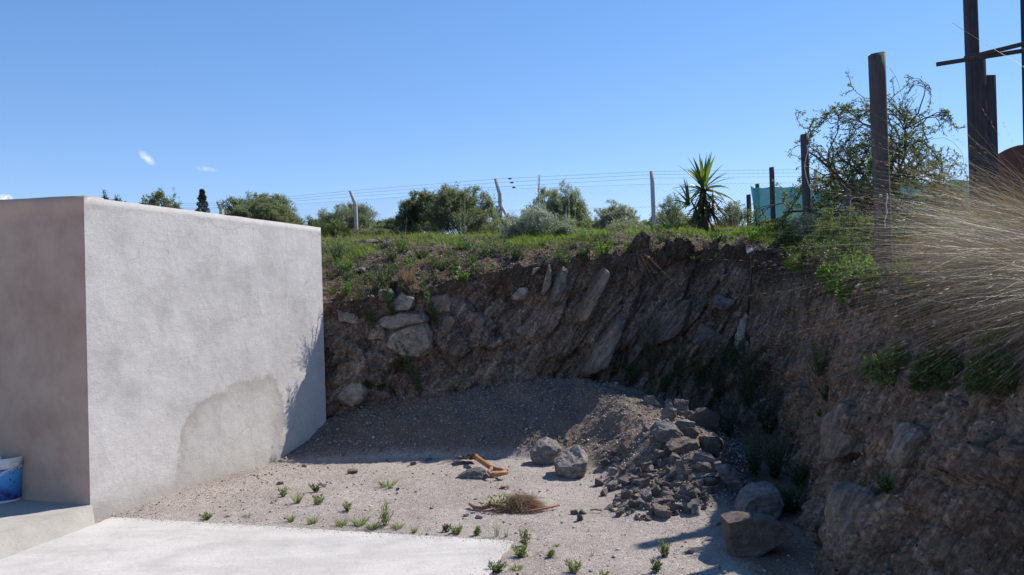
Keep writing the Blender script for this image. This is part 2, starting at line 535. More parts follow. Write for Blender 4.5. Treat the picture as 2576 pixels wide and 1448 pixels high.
def mat_flat(name, col, rough=.6, metal=0.0, var=.15, spec=.3, scale=12):
    k = NT(name); p = k.coord('Object')
    c = k.mix(1.0, col, k.ramp(k.noise(p, scale, 5, .65), [(.3, 1 - var), (.7, 1 + var)]), 'MULTIPLY')
    return k.done(c, rough, k.bump(k.noise(p, 90, 3), .001), spec, metal)


M = {}
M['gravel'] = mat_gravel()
M['bank'] = mat_bank()
M['rock_grey'] = mat_rock('grey_rock', (.12, .112, .11), (.24, .222, .215), (.42, .39, .37))
M['rock_warm'] = mat_rock('warm_rock', (.12, .092, .075), (.215, .17, .14), (.35, .285, .235))
M['rock_dark'] = mat_rock('dark_slate', (.07, .06, .056), (.14, .122, .11), (.27, .24, .215))
M['rock_lime'] = mat_rock('lime_rock', (.30, .25, .205), (.46, .40, .345), (.58, .52, .46), scale=3)
M['rock_pale'] = mat_rock('pale_rock', (.20, .165, .135), (.34, .29, .25), (.46, .41, .365), scale=3)
M['bed_dark'] = mat_bedded('bedded_slate', (.085, .066, .056), (.19, .16, .138), (.38, .33, .285))
M['bed_warm'] = mat_bedded('bedded_brown_rock', (.12, .088, .068), (.26, .20, .155), (.44, .36, .295))
M['stone_red'] = mat_rock('red_stone', (.16, .09, .075), (.26, .16, .135), (.34, .24, .2))
M['wall'] = mat_concrete('cement_plaster', (.545, .52, .50), wet=True, pit=.55)
M['wall_shade'] = mat_concrete('damp_shade_tinted_plaster', (.56, .385, .29), dark=True, pit=.4)  # damp plaster with the warm brown of its shade put into the colour
M['slab'] = mat_concrete('smooth_concrete', (.52, .49, .455), pit=.55)
M['step'] = mat_concrete('rough_concrete', (.37, .345, .31), pit=.6)
M['grass'] = mat_leaf('grass_blades', [(.08, .14, .025), (.12, .20, .03), (.16, .24, .045), (.20, .21, .07), (.07, .12, .025)], .5)
M['bright_leaf'] = mat_leaf('bright_leaves', [(.09, .17, .025), (.14, .25, .03), (.10, .19, .03)], .5)
M['mid_leaf'] = mat_leaf('weed_leaves', [(.045, .085, .025), (.07, .12, .035), (.09, .14, .045)], .35)
M['dark_leaf'] = mat_leaf('shrub_leaves', [(.115, .135, .075), (.165, .19, .11), (.215, .24, .15), (.28, .30, .21)], .55, .6, .25, (1.1, 1.2, .75))
M['olive_leaf'] = mat_leaf('olive_leaves', [(.08, .11, .045), (.135, .17, .07), (.19, .22, .11)], .55)
M['silver_leaf'] = mat_leaf('silvery_leaves', [(.20, .23, .17), (.28, .31, .24), (.36, .39, .31), (.16, .19, .12)], .4)
M['yellow_leaf'] = mat_leaf('yellow_leaves', [(.25, .24, .05), (.12, .14, .05), (.16, .17, .06)], .3)
M['conifer'] = mat_leaf('conifer_needles', [(.03, .05, .04), (.045, .07, .055), (.06, .085, .07)], .1)
M['straw'] = mat_leaf('dry_grass', [(.24, .155, .095), (.34, .24, .155), (.18, .11, .07), (.42, .33, .22)], .35, .5, .35, (1.15, 1.0, .8))
M['brown_straw'] = mat_leaf('brown_stalks', [(.16, .11, .085), (.11, .075, .06), (.22, .16, .12)], .2, .6, .2, (1.1, 1.0, .8))
M['ground_weed'] = mat_leaf('ground_weed_leaves', [(.15, .22, .07), (.20, .26, .10), (.24, .22, .11), (.12, .18, .06)], .5)
M['white_leaf'] = mat_leaf('whitish_leaves', [(.34, .37, .30), (.45, .47, .40), (.26, .30, .22)], .35, .6, .3, (1.05, 1.1, .85))
M['stipa'] = mat_leaf('long_dry_grass', [(.30, .25, .175), (.46, .40, .30), (.18, .15, .09), (.60, .55, .45), (.24, .20, .12), (.15, .15, .07)], .3, .4, .5, (1.1, 1.0, .85))
M['stipa_green'] = mat_leaf('long_green_grass', [(.10, .09, .045), (.14, .12, .07), (.19, .14, .10)], .3, .5, .35, (1.15, 1.1, .7))
M['yucca'] = mat_leaf('sword_leaves', [(.045, .085, .03), (.07, .12, .035), (.12, .18, .045), (.20, .24, .05)], .35, .4, .4)
M['yucca_dead'] = mat_leaf('dead_sword_leaves', [(.06, .055, .035), (.10, .085, .05), (.05, .06, .03)], .15)
M['bark'] = mat_wood('twig_bark', (.05, .04, .035), (.12, .10, .085))
M['post'] = mat_wood('weathered_post_wood', (.05, .042, .042), (.10, .085, .08))
M['board'] = mat_wood('dark_board_wood', (.035, .028, .03), (.075, .058, .055))
M['handle'] = mat_wood('varnished_handle_wood', (.32, .13, .05), (.48, .22, .09), rough=.45)
M['stick'] = mat_wood('reddish_stick_wood', (.20, .09, .06), (.36, .19, .13))
M['concrete_post'] = mat_flat('concrete_post_grey', (.42, .40, .37), .9)
M['wire'] = mat_flat('galvanised_wire', (.30, .31, .32), .5, .6)
M['rust'] = mat_flat('rusty_sheet', (.16, .065, .04), .85, .1, .5, scale=3)
M['steel_dark'] = mat_flat('dull_steel', (.10, .085, .075), .5, .7, .3)
M['white_plastic'] = mat_flat('white_plastic', (.72, .72, .70), .4)
M['black_hose'] = mat_flat('black_rubber', (.02, .02, .022), .35, spec=.6)
M['cord'] = mat_flat('pale_cord', (.55, .52, .5), .5)
M['plaster_blob'] = mat_rock('pale_mortar', (.42, .38, .35), (.52, .48, .45), (.58, .54, .51))


# ================================================================== SETTING
def sstep(a, b, x):
    t = max(0.0, min(1.0, (x - a) / (b - a)))
    return t * t * (3 - 2 * t)


def lerp_tab(tab, x):
    if x <= tab[0][0]: return tab[0][1]
    for (a, va), (b, vb) in zip(tab, tab[1:]):
        if x <= b:
            return va + (vb - va) * (x - a) / (b - a)
    return tab[-1][1]


RIDGE = [(0.75, 10.2, .74), (1.15, 9.5, .58), (1.42, 8.7, .50), (1.50, 7.9, .42), (1.48, 7.2, .30), (1.40, 6.7, .14), (1.36, 6.35, .0)]
RIDGE = [(Vector((a, b)), h) for a, b, h in RIDGE]


def ridge_h(x, y):
    p = Vector((x, y)); best = 0
    wob = .16 * noise.noise((x * 1.9, y * 1.9, 3.3))
    for (a, ha), (b, hb) in zip(RIDGE, RIDGE[1:]):
        ab = b - a; t = max(0, min(1, (p - a).dot(ab) / ab.length_squared))
        d = (p - a - ab * t).length + wob
        h = ha + (hb - ha) * t
        side = .78 if x < a.x + (b.x - a.x) * t else .72 + .38 * sstep(7.2, 8.2, y)
        q = max(0, 1 - d / (side * 1.12)); v = h * (q * q * (3 - 2 * q)) * .96
        best = max(best, v)
    return best


def g0(x, y):
    """height of the pit floor with scree at the foot of the cut and the rubble mound"""
    yb = 10.15
    ht = lerp_tab([(-3.2, .22), (-2.4, .36), (-1.8, .64), (-.6, .72), (.5, .84), (1.2, .74), (2.0, .35), (2.8, .12)], x)
    w = lerp_tab([(-3, 1.15), (-2, 1.1), (-1, 1.0), (.5, 1.15), (1.5, 1.3), (3, 1.0)], x) + .16 * noise.noise((x * 1.3, y * .8, 0))
    t = max(0.0, min(1.0, 1 - (yb - y) / w))
    tal = ht * (t ** .9) * (1 - .12 * t)
    h = max(tal, ridge_h(x, y)) if min(tal, 1) > 0 or True else 0
    # soft blend where scree and mound meet
    h += .012 * noise.noise((x * 1.2, y * 1.2, 1.0)) + .010 * noise.noise((x * 4, y * 4, 5.0))
    h += .008 * noise.noise((x * 19, y * 19, 9)) * (1 + 1.6 * min(1, h * 5)) + .05 * min(1, h * 4) * noise.noise((x * 3.1, y * 3.1, 7)) + .022 * min(1, h * 4) * noise.noise((x * 8, y * 8, 4)) + .004 * noise.noise((x * 40, y * 40, 2)) * (1 + 2 * min(1, max(0, h) * 5))
    # low soil wedge along the wall foot
    u = (y - 6.8) / .923
    xl = -3.5 + .385 * u
    if 0 < u < 3.4:
        h += .06 * max(0, 1 - (x - xl) / .45) * sstep(.2, 1.2, u)
    return h


def build_ground():
    fx = np.arange(-3.9, 3.6, .025); fy = np.arange(3.2, 10.9, .025)
    xs = np.concatenate([[-400, -150, -60, -25, -12, -7, -5, -4.3], fx, [3.8, 4.2, 5, 7, 12, 25, 60, 150, 400]])
    ys = np.concatenate([[-400, -150, -60, -25, -10, -4, -1, 1, 2, 2.7], fy, [11, 11.5, 12.5, 15, 25, 60, 150, 400]])
    V = np.zeros((len(ys), len(xs), 3), np.float32)
    for j, y in enumerate(ys):
        for i, x in enumerate(xs):
            if x < -4 or x > 4 or y < 3 or y > 11: z = -.02
            else: z = g0(x, y) - .02 * 0
            if y >= 11: z = -.1
            V[j, i] = (x, y, z)
    nx = len(xs); ny = len(ys)
    a = np.arange(ny - 1)[:, None] * nx + np.arange(nx - 1)[None, :]
    F = np.stack([a, a + 1, a + nx + 1, a + nx], -1).reshape(-1, 4)
    mb = MB(); mb.add(V.reshape(-1, 3), f4=F)
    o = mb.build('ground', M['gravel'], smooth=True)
    return tag(o, kind='structure')


ground = build_ground()

# ---- earth bank: swept profile, rails F (foot) B (face middle) L (lip) S (slope top) P (plateau) Q (far)
V3 = Vector
ST = [
    (V3((-10, 12.2, -.2)), V3((-10.1, 12.6, 1.8)), V3((-11, 15, 2.8)), V3((-16, 27, 3.5)), V3((-90, 120, 4.2))),
    (V3((-3.8, 10.15, -.2)), V3((-3.8, 10.2, 1.8)), V3((-4.2, 13.3, 2.75)), V3((-6.5, 25, 3.55)), V3((-40, 150, 4.2))),
    (V3((-2.4, 9.9, -.2)), at(830, 758, 9.92), at(890, 606, 13.3), V3((-4.2, 24.5, 3.6)), V3((-22, 150, 4.2))),
    (V3((-1.25, 9.98, -.2)), at(1050, 724, 10.05), at(1090, 600, 13.2), V3((-1.8, 24, 3.6)), V3((-8, 150, 4.2))),
    (V3((.05, 10.15, -.2)), at(1300, 668, 10.2), at(1310, 602, 13), V3((1.0, 24, 3.6)), V3((8, 150, 4.2))),
    (V3((1.05, 10.2, -.2)), at(1500, 648, 10.3), at(1480, 598, 13), V3((3.5, 24, 3.6)), V3((25, 150, 4.2))),
    (V3((2.05, 10.3, -.2)), at(1710, 626, 10.5), at(1690, 588, 13), V3((6.5, 23.5, 3.6)), V3((45, 150, 4.2))),
    (V3((2.85, 9.9, -.2)), at(1890, 632, 10.5), at(1900, 590, 12.5), V3((10.5, 22, 3.5)), V3((90, 130, 4.2))),
    (V3((2.75, 8.8, -.2)), at(2030, 672, 9.3), at(2080, 610, 10.8), V3((15, 17.5, 3.3)), V3((130, 90, 4.2))),
    (V3((2.36, 7.4, -.2)), V3((2.86, 7.4, 1.76)), at(2330, 648, 8.6), V3((17, 12.5, 3.1)), V3((150, 50, 4.2))),
    (V3((2.12, 6.3, -.2)), V3((2.62, 6.25, 1.72)), V3((4.2, 6.8, 2.05)), V3((18, 9, 2.9)), V3((150, 20, 4.2))),
    (V3((1.9, 5.35, -.2)), V3((2.58, 5.3, 1.62)), V3((4.2, 5.5, 1.95)), V3((18, 6, 2.8)), V3((150, 5, 4.2))),
    (V3((1.78, 4.3, -.2)), V3((2.68, 4.3, 1.55)), V3((4.4, 4.3, 1.85)), V3((18, 4, 2.6)), V3((150, -10, 4.2))),
    (V3((2.0, 2.5, -.2)), V3((3.1, 2.5, 1.4)), V3((4.8, 2.5, 1.7)), V3((18, 1, 2.4)), V3((150, -30, 4.2))),
    (V3((2.9, -1.5, -.2)), V3((4.0, -1.5, 1.4)), V3((5.6, -1.5, 1.7)), V3((18, -6, 2.4)), V3((150, -60, 4.2))),
]


def catmull(a, b, c, d, t):
    return .5 * ((2 * b) + (c - a) * t + (2 * a - 5 * b + 4 * c - d) * t * t + (3 * b - a - 3 * c + d) * t ** 3)


def build_bank():
    ns = len(ST)
    segs = []
    for i in range(ns - 1):
        L = (ST[i][1] - ST[i + 1][1]).length
        fine = 2 <= i <= 12
        segs.append(max(3, int(L / (.021 if fine and i < 12 else (.03 if i == 12 else .12)))))
    cols = []
    for i, n in enumerate(segs):
        for k in range(n):
            t = k / n
            row = []
            for r in range(5):
                a = ST[max(0, i - 1)][r]; b = ST[i][r]; c = ST[i + 1][r]; d = ST[min(ns - 1, i + 2)][r]
                row.append(catmull(a, b, c, d, t) if r < 3 else b.lerp(c, t))
            cols.append((i + t, row))
    cols.append((ns - 1.0, list(ST[-1])))
    # profile samples: (rail index, t)
    prof = [(0, t) for t in np.linspace(0, 1, 105, endpoint=False)] + [(1, t) for t in np.linspace(0, 1, 90, endpoint=False)] + \
           [(2, t ** 1.6) for t in np.linspace(0, 1, 60, endpoint=False)] + [(3, t ** 2) for t in np.linspace(0, 1, 10)]
    nc, npf = len(cols), len(prof)
    P = np.zeros((nc, npf, 3))
    kind = np.zeros((nc, npf, 3))
    for ci, (s, row) in enumerate(cols):
        for pi, (seg, t) in enumerate(prof):
            p = row[seg].lerp(row[seg + 1], t)
            if seg == 0:
                # back cut: steep and slightly overhanging under the lip, right bank: bulging
                o = (row[1] - row[0]); o.z = 0
                bulge = math.sin(math.pi * t)
                back = 1 - sstep(7.0, 8.5, s)
                p = p + o.normalized() * (.10 * bulge * back - .05 * bulge * (1 - back))
                p.z = row[0].z + (row[1].z - row[0].z) * t
            elif seg == 1:
                dz = row[2].z - row[1].z
                p.z = row[1].z + dz * (1 - (1 - t) ** 1.7)
            P[ci, pi] = p
            kind[ci, pi] = (s, seg, t)
    du = np.gradient(P, axis=0); dv = np.gradient(P, axis=1)
    N = np.cross(du, dv); N /= np.linalg.norm(N, axis=2, keepdims=True) + 1e-9
    if N[nc // 3, 50, 1] > 0: N = -N
    rockA = np.zeros((nc, npf), np.float32); soilA = np.zeros((nc, npf), np.float32)
    nz = noise.noise; fr = noise.fractal; vo = noise.voronoi
    ca, sa = math.cos(R(55)), math.sin(R(55))
    for ci in range(nc):
        for pi in range(npf):
            s, seg, t = kind[ci, pi]
            x, y, z = P[ci, pi]
            seg = int(seg)
            if seg >= 3: continue
            back = 1 - sstep(7.2, 8.6, s)
            tt = t if seg == 0 else 1.0
            face = 1.0 if seg == 0 else (max(0, 1 - t * 4) if seg == 1 else 0)
            face *= 1 - .85 * sstep(.78, .97, tt) * (seg == 0)
            d = 0.0
            if seg == 0 or (seg == 1 and t < .25):
                left = 1 - sstep(3.6, 4.6, s)
                # along face coordinate
                f = x if s < 7.3 else x - y + 10
                q1 = (f * sa - z * ca); q2 = (f * ca + z * sa)
                wx = .25 * nz((x * 1.5, y * 1.5, z * 1.5))
                if back > .05:
                    # tilted slabs on the right half of the back cut, blocky boulders on the left half
                    def cells(a_, b_, c_, amp, tl, ck, seed):
                        dist, pts = vo((a_ + seed, b_, c_))
                        c0 = pts[0]; h = (c0.x * 7.13 + seed, c0.y * 5.31, c0.z * 9.77)
                        e = dist[1] - dist[0]
                        return amp * nz(h) * 1.5 + tl * ((a_ + seed - c0.x) * nz((h[2], h[0], 1)) + (c_ - c0.z) * nz((h[1], h[2], 4))) * 2 - ck * max(0, 1 - e * 7)
                    if left < .98:
                        slab = cells((q1 + wx * .4) * 3.4, y * .3, q2 * 1.0, .17, .10, .06, 0)
                        slab += cells((q1 + wx * .3) * 8.5, y * .3, q2 * 2.3, .055, .035, .025, 7)
                        slab += cells(q1 * 21, y, q2 * 7, .018, .012, .010, 13)
                    else: slab = 0
                    if left > .02:
                        blk = cells((f + wx) * 2.0, y * .3, z * 2.4 + wx - f * .7, .09, .07, .03, 3)
                        blk += cells(f * 6 + wx - z * 2, y, z * 6 + f, .05, .045, .012, 5)
                        blk += cells(f * 17, y, z * 13, .022, .018, .008, 9) - .06 * abs(nz((f * 3 + z, 1, z * 3 - f * 1.5)))
                    else: blk = 0
                    d += back * (slab * (1 - left) + blk * left) * face
                    rockA[ci, pi] = back * (.75 + .5 * nz((x * 1.3, 4, z * 1.3)) - sstep(.86, 1.0, tt) * .9)
                if back < .95:
                    rd = 0
                    for fq, am in ((2.3, .13), (5.5, .075), (13, .034)):
                        u_ = (y + z * .45) * fq; w_ = (z - y * .2) * fq * .55
                        dist, pts = vo((x * fq * .6 + wx, u_ + wx, w_)); c0 = pts[0]
                        hh = (c0.x * 7.13, c0.y * 5.31, c0.z * 9.77)
                        rd += am * (nz(hh) * 1.3 + .7 * (u_ - c0.y) * nz((hh[2], hh[0], 3)) - .35 * max(0, 1 - (dist[1] - dist[0]) * 6))
                    rd -= .24 * abs(nz((x * .7, (y + z * .45) * 1.9, z * .6))) + .10 * abs(nz((x * 2, (y + z * .45) * 6, z * 1.8)))
                    d += (1 - back) * face * (rd + .13 * fr((x * .9, y * 1.1, z * .8), 1.0, 2.1, 3, noise_basis='PERLIN_ORIGINAL') + .05)
                    rockA[ci, pi] = max(rockA[ci, pi], (1 - back) * (.35 + .7 * nz((x * 1.1, y * 1.1, z * 1.3))))
                d += .07 * fr((x * 1.3, y * 1.3, z * 1.3), 1.0, 2.1, 4, noise_basis='PERLIN_ORIGINAL') * (.4 + .6 * face)
                d += .030 * fr((x * 5, y * 5, z * 5), .7, 2.1, 4, noise_basis='PERLIN_ORIGINAL') * (.6 + .4 * face)
                d += .016 * nz((x * 23, y * 23, z * 23))
                # corner gully and shaded alcove under the lip
            else:
                ff = 1 if seg == 1 else max(.3, 1 - t * 2)
                d = ff * (.07 * fr((x * 1.5, y * 1.5, 3), 1.0, 2.1, 4, noise_basis='PERLIN_ORIGINAL') + .03 * fr((x * 5, y * 5, z * 5), .9, 2.1, 3, noise_basis='PERLIN_ORIGINAL')) + .008 * nz((x * 23, y * 23, z * 5))
                d += .12 * nz((x * .35, y * .35, 7)) * min(1, t * 3) * ff
            soilA[ci, pi] = 1.0 if seg >= 1 else sstep(.80, .97, t + .12 * nz((x * 2, y * 2, z * 2)))
            # lumpy crumbling lip
            if (seg == 0 and t > .8) or (seg == 1 and t < .2):
                lm = (t - .8) / .2 if seg == 0 else 1 - t / .2
                d += .07 * lm * nz((x * 2.2, y * 2.2, 11)) + .04 * lm * nz((x * 6, y * 6, z * 6))
            P[ci, pi] += N[ci, pi] * d
    a = np.arange(nc - 1)[:, None] * npf + np.arange(npf - 1)[None, :]
    F = np.stack([a, a + npf, a + npf + 1, a + 1], -1).reshape(-1, 4)
    mb = MB(); mb.add(P.reshape(-1, 3), f4=F)
    o = mb.build('earth_bank', M['bank'], smooth=False)
    me = o.data
    for nm, arr in (('rock', rockA), ('soil', soilA)):
        at_ = me.attributes.new(nm, 'FLOAT', 'POINT')
        at_.data.foreach_set('value', arr.ravel().astype(np.float32))
    return tag(o, kind='structure')


bank = build_bank()


def bvh_of(o):
    me = o.data
    n = len(me.vertices); co = np.zeros(n * 3, np.float32); me.vertices.foreach_get('co', co)
    vs = co.reshape(-1, 3)
    idx = np.zeros(len(me.loops), np.int32); me.loops.foreach_get('vertex_index', idx)
    ps = idx.reshape(-1, 4) if len(idx) == 4 * len(me.polygons) else [list(p.vertices) for p in me.polygons]
    return BVHTree.FromPolygons([tuple(v) for v in vs.tolist()], ps.tolist() if hasattr(ps, 'tolist') else ps)


BV_G = bvh_of(ground)
BV_B = bvh_of(bank)
DN = Vector((0, 0, -1))


def zt(x, y, top=9.0):
    """height of the terrain at x,y and its normal"""
    z, n = -9, Vector((0, 0, 1))
    for b in (BV_G, BV_B):
        h = b.ray_cast(Vector((x, y, top)), DN)
        if h[0] is not None and h[0].z > z:
            z = h[0].z; n = h[1]
    if n.z < 0: n = -n
    return z, n


def hit(px, py):
    """terrain point seen at a photo pixel"""
    d = ray(px, py).normalized(); best = None
    for b in (BV_G, BV_B):
        h = b.ray_cast(CAM, d)
        if h[0] is not None and (best is None or h[3] < best[3]): best = h
    if best is None: return None, None
    n = best[1]
    if n.dot(d) > 0: n = -n
    return best[0], n


# ---- plastered building corner
WN = Vector((.923, -.385, 0))         # outward normal of the sunlit face
WD = Vector((.385, .923, 0))
LD = Vector((-.923, .385, 0))
C0 = Vector((-3.5, 6.8, 0))
wall = empty('plaster_building', C0, 'grey cement-plastered building corner with a damp patch low on its sunlit side', 'building')


def wall_mesh():
    # sunlit side slab (0.2 m thick) and shaded front slab, butted, with a small fall on the top edge
    mb = MB()

    def prism(a, b, th, nrm, z0a, z0b, z1a, z1b, nu, nz_):
        # front grid with gentle trowel unevenness
        vs = []
        for i in range(nu + 1):
            for j in range(nz_ + 1):
                t = i / nu; w = j / nz_
                p = a.lerp(b, t); z = (z0a + (z0b - z0a) * t) * (1 - w) + (z1a + (z1b - z1a) * t) * w
                q = p + nrm * 0
                edge = min(1, 8 * min(t, 1 - t))
                dsp = edge * (.006 * noise.noise((q.x * 1.5, q.y * 1.5, z * 1.5)) + .002 * noise.noise((q.x * 6, q.y * 6, z * 6)))
                zz = z + (.004 * noise.noise((q.x * 5, q.y * 5, 1)) if j == nz_ else 0)
                vs.append(tuple(q + nrm * dsp + Vector((0, 0, zz))))
        n1 = nz_ + 1
        f = [(i * n1 + j, (i + 1) * n1 + j, (i + 1) * n1 + j + 1, i * n1 + j + 1) for i in range(nu) for j in range(nz_)]
        base = len(vs)
        bk = []
        for i in range(nu + 1):
            top = Vector(vs[i * n1 + nz_]); bot = Vector(vs[i * n1])
            bk.append(len(vs)); vs.append(tuple(top - nrm * th)); vs.append(tuple(bot - nrm * th))
        for i in range(nu):
            f.append((i * n1 + nz_, (i + 1) * n1 + nz_, bk[i + 1], bk[i]))
            f.append((bk[i], bk[i + 1], bk[i + 1] + 1, bk[i] + 1))
        f3 = []
        for i, flip in ((0, 0), (nu, 1)):
            q = [i * n1 + nz_, bk[i], bk[i] + 1, i * n1]
            f.append(tuple(q if not flip else q[::-1]))
        return vs, f
    vs, f = prism(C0, C0 + WD * 3.26, .20, WN, -.4, -.4, 2.655, 2.655, 60, 50)
    mb.add([tuple(Vector(v) - C0) for v in vs], f4=f)
    side = mb.build('sunlit_wall', M['wall'], wall, smooth=False)
    mb2 = MB()
    a = C0 + LD * 6.0; b = C0 + LD * .0
    FN = Vector((-.385, -.923, 0))
    a = C0 - WN * .002 + LD * 5.8 + FN * .003; b = C0 - WN * .002 + FN * .003
    vs, f = prism(a, b, .20, FN, -.4, -.4, 2.95, 2.664, 60, 50)
    mb2.add([tuple(Vector(v) - C0) for v in vs], f4=f)
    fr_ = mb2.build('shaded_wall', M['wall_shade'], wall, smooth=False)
    fr_['label'] = 'damp-stained wall face coloured brown for the shade, with a paler strip along its top'
    rot = Matrix(((LD.x, FN.x, 0), (LD.y, FN.y, 0), (0, 0, 1)))
    # rear and roof closing the volume
    mb4 = MB()
    r1 = C0 + WD * 3.15 + LD * 3.0 + Vector((0, 0, 1.1))
    mb4.box(tuple(r1 - C0), (5.6, .2, 3.0), rot)
    r2 = C0 + WD * 1.6 + LD * 3.0 + Vector((0, 0, 2.35))
    mb4.box(tuple(r2 - C0), (5.6, 2.9, .12), rot)
    mb4.build('roof', M['step'], wall)


wall_mesh()

# ---- floor slab, step
def poly_slab(name, pts, ztop, th, mat, nsub=24, jag=.012):
    bm = bmesh.new()
    ring = []
    n = len(pts)
    for i in range(n):
        a = Vector(pts[i]); b = Vector(pts[(i + 1) % n]); m = max(1, int((b - a).length / .05))
        for k in range(m):
            p = a.lerp(b, k / m)
            e = (b - a).normalized(); nn = Vector((e.y, -e.x))
            q = p + nn * (jag * noise.noise((p.x * 9, p.y * 9, 2)) + jag * .6 * noise.noise((p.x * 31, p.y * 31, 2))) if k else p
            ring.append(bm.verts.new((q.x, q.y, ztop)))
    f = bm.faces.new(ring)
    if f.normal.z < 0: f.normal_flip()
    ex = bmesh.ops.extrude_face_region(bm, geom=[f])
    vs = [v for v in ex['geom'] if isinstance(v, bmesh.types.BMVert)]
    for v in vs: v.co.z -= th
    bmesh.ops.recalc_face_normals(bm, faces=bm.faces)
    # keep the slab's bottom open below ground
    me = bpy.data.meshes.new(name); bm.to_mesh(me); bm.free(); me.materials.append(mat)
    o = bpy.data.objects.new(name, me); COL.objects.link(o)
    bevel(o, .006, 2)
    return tag(o, kind='structure')


def xy(v): return (v.x, v.y)


s_a = xy(gp(282, 1300, .03)); s_b = xy(gp(1291, 1361, .03)); s_c = xy(gp(1226, 1448, .03))
dirc = (Vector(s_c) - Vector(s_b)).normalized()
s_d = tuple(Vector(s_b) + dirc * 8)
q0 = gp(243, 1317, .03); q1 = gp(0, 1408, .03)
dq = (Vector(xy(q1)) - Vector(xy(q0))).normalized()
s_e = tuple(Vector(xy(q0)) + dq * 9)
poly_slab('concrete_slab', [s_a, s_b, s_d, s_e, xy(q0)], .03, .12, M['slab'])
# step beside it: front edge leans out a little like a worn ramp
t0 = gp(234, 1271, .13); t1 = gp(42, 1333, .13); t2 = gp(0, 1345, .13)


def build_step():
    bm = bmesh.new()
    N_ = 40
    top = []; bot = []
    ea = Vector((C0.x + .012, C0.y - .012, .13))
    dt = (Vector((t1.x, t1.y, 0)) - Vector((t0.x, t0.y, 0))).normalized()
    b0 = Vector((q0.x, q0.y, .0)); 
    for i in range(N_ + 1):
        s = i / N_ * 3.2
        a = Vector((t0.x, t0.y, 0)) + dt * s + Vector((-.02, 0, 0)) * 0
        b = b0 + Vector((dq.x, dq.y, 0)) * s + Vector((-.006, 0, 0))
        jg = .010 * noise.noise((s * 7, 1, 1)) + .006 * noise.noise((s * 23, 1, 5))
        top.append((a.x + jg, a.y, .13 + .5 * jg)); bot.append((b.x + jg, b.y, -.06))
    W = 4.0
    V = []; F = []
    for i in range(N_ + 1):
        t = Vector(top[i]); b = Vector(bot[i])
        m = t.lerp(b, .5) + Vector((.012 * noise.noise((i * .5, 2, 2)), 0, 0))
        V += [tuple(t + Vector((-W, W * .41, 0))), tuple(t + Vector((-.03, .01, .0))), tuple(t + Vector((-.004, 0, -.008))), tuple(m), tuple(b)]
    for i in range(N_):
        for k in range(4):
            a = i * 5 + k
            F.append((a, a + 5, a + 6, a + 1))
    mb = MB(); mb.add(V, f4=[f[::-1] for f in F])
    o = mb.build('step', M['step'])
    return tag(o, kind='structure')


build_step()


# ================================================================== ROCKS
G_PILE = 'large rocks heaped on the right of the rubble mound'
def finish_rock(bm, S, seed, rough, levels):
    if levels:
        bmesh.ops.bevel(bm, geom=list(bm.edges), offset=S * .014, segments=1, affect='EDGES')
        bmesh.ops.triangulate(bm, faces=bm.faces)
        for _ in range(levels + 1):
            long_ = [e for e in bm.edges if e.calc_length() > S * .10]
            if not long_ or len(bm.verts) > 9000: break
            bmesh.ops.subdivide_edges(bm, edges=long_, cuts=1, use_grid_fill=False)
            bmesh.ops.triangulate(bm, faces=[f for f in bm.faces if len(f.verts) > 3])
        bm.normal_update()
        off = Vector((seed * 3.7 % 50, seed * 1.3 % 50, 0))
        mv = []
        for v in bm.verts:
            p = v.co / S + off
            d = rough * S * (noise.fractal(p * 1.7, 1.0, 2.1, 4, noise_basis='PERLIN_ORIGINAL') + .35 * noise.noise(p * 9))
            ds, pt = noise.voronoi(p * 2.1)
            d += rough * S * .9 * noise.noise(pt[0] * 7.3) - rough * S * .5 * max(0, .12 - (ds[1] - ds[0])) / .12
            mv.append(v.co + v.normal * d)
        for v, c in zip(bm.verts, mv): v.co = c


def rock_mesh(name, size, seed, mat, npts=13, rough=.05, levels=2, sharp=.6, box=.5):
    rr = random.Random(seed)
    bm = bmesh.new()
    for i in range(npts):
        while True:
            v = Vector((rr.uniform(-1, 1), rr.uniform(-1, 1), rr.uniform(-1, 1)))
            if .25 < v.length < 1.35: break
        v = v.normalized().lerp(Vector([max(-1, min(1, c * 1.6)) for c in v.normalized()]), box)
        bm.verts.new(v)
    h = bmesh.ops.convex_hull(bm, input=bm.verts)
    bmesh.ops.delete(bm, geom=list({g for g in h['geom_interior'] + h['geom_unused'] if isinstance(g, bmesh.types.BMVert)}), context='VERTS')
    # normalise to the wanted box
    mn = [min(v.co[i] for v in bm.verts) for i in range(3)]; mx = [max(v.co[i] for v in bm.verts) for i in range(3)]
    for v in bm.verts:
        for i in range(3):
            v.co[i] = ((v.co[i] - mn[i]) / (mx[i] - mn[i]) - .5) * size[i]
    S = sum(size) / 3
    finish_rock(bm, S, seed, rough, levels)
    me = bpy.data.meshes.new(name)
    bm.to_mesh(me); bm.free()
    me.materials.append(mat)
    me.validate()
    return me


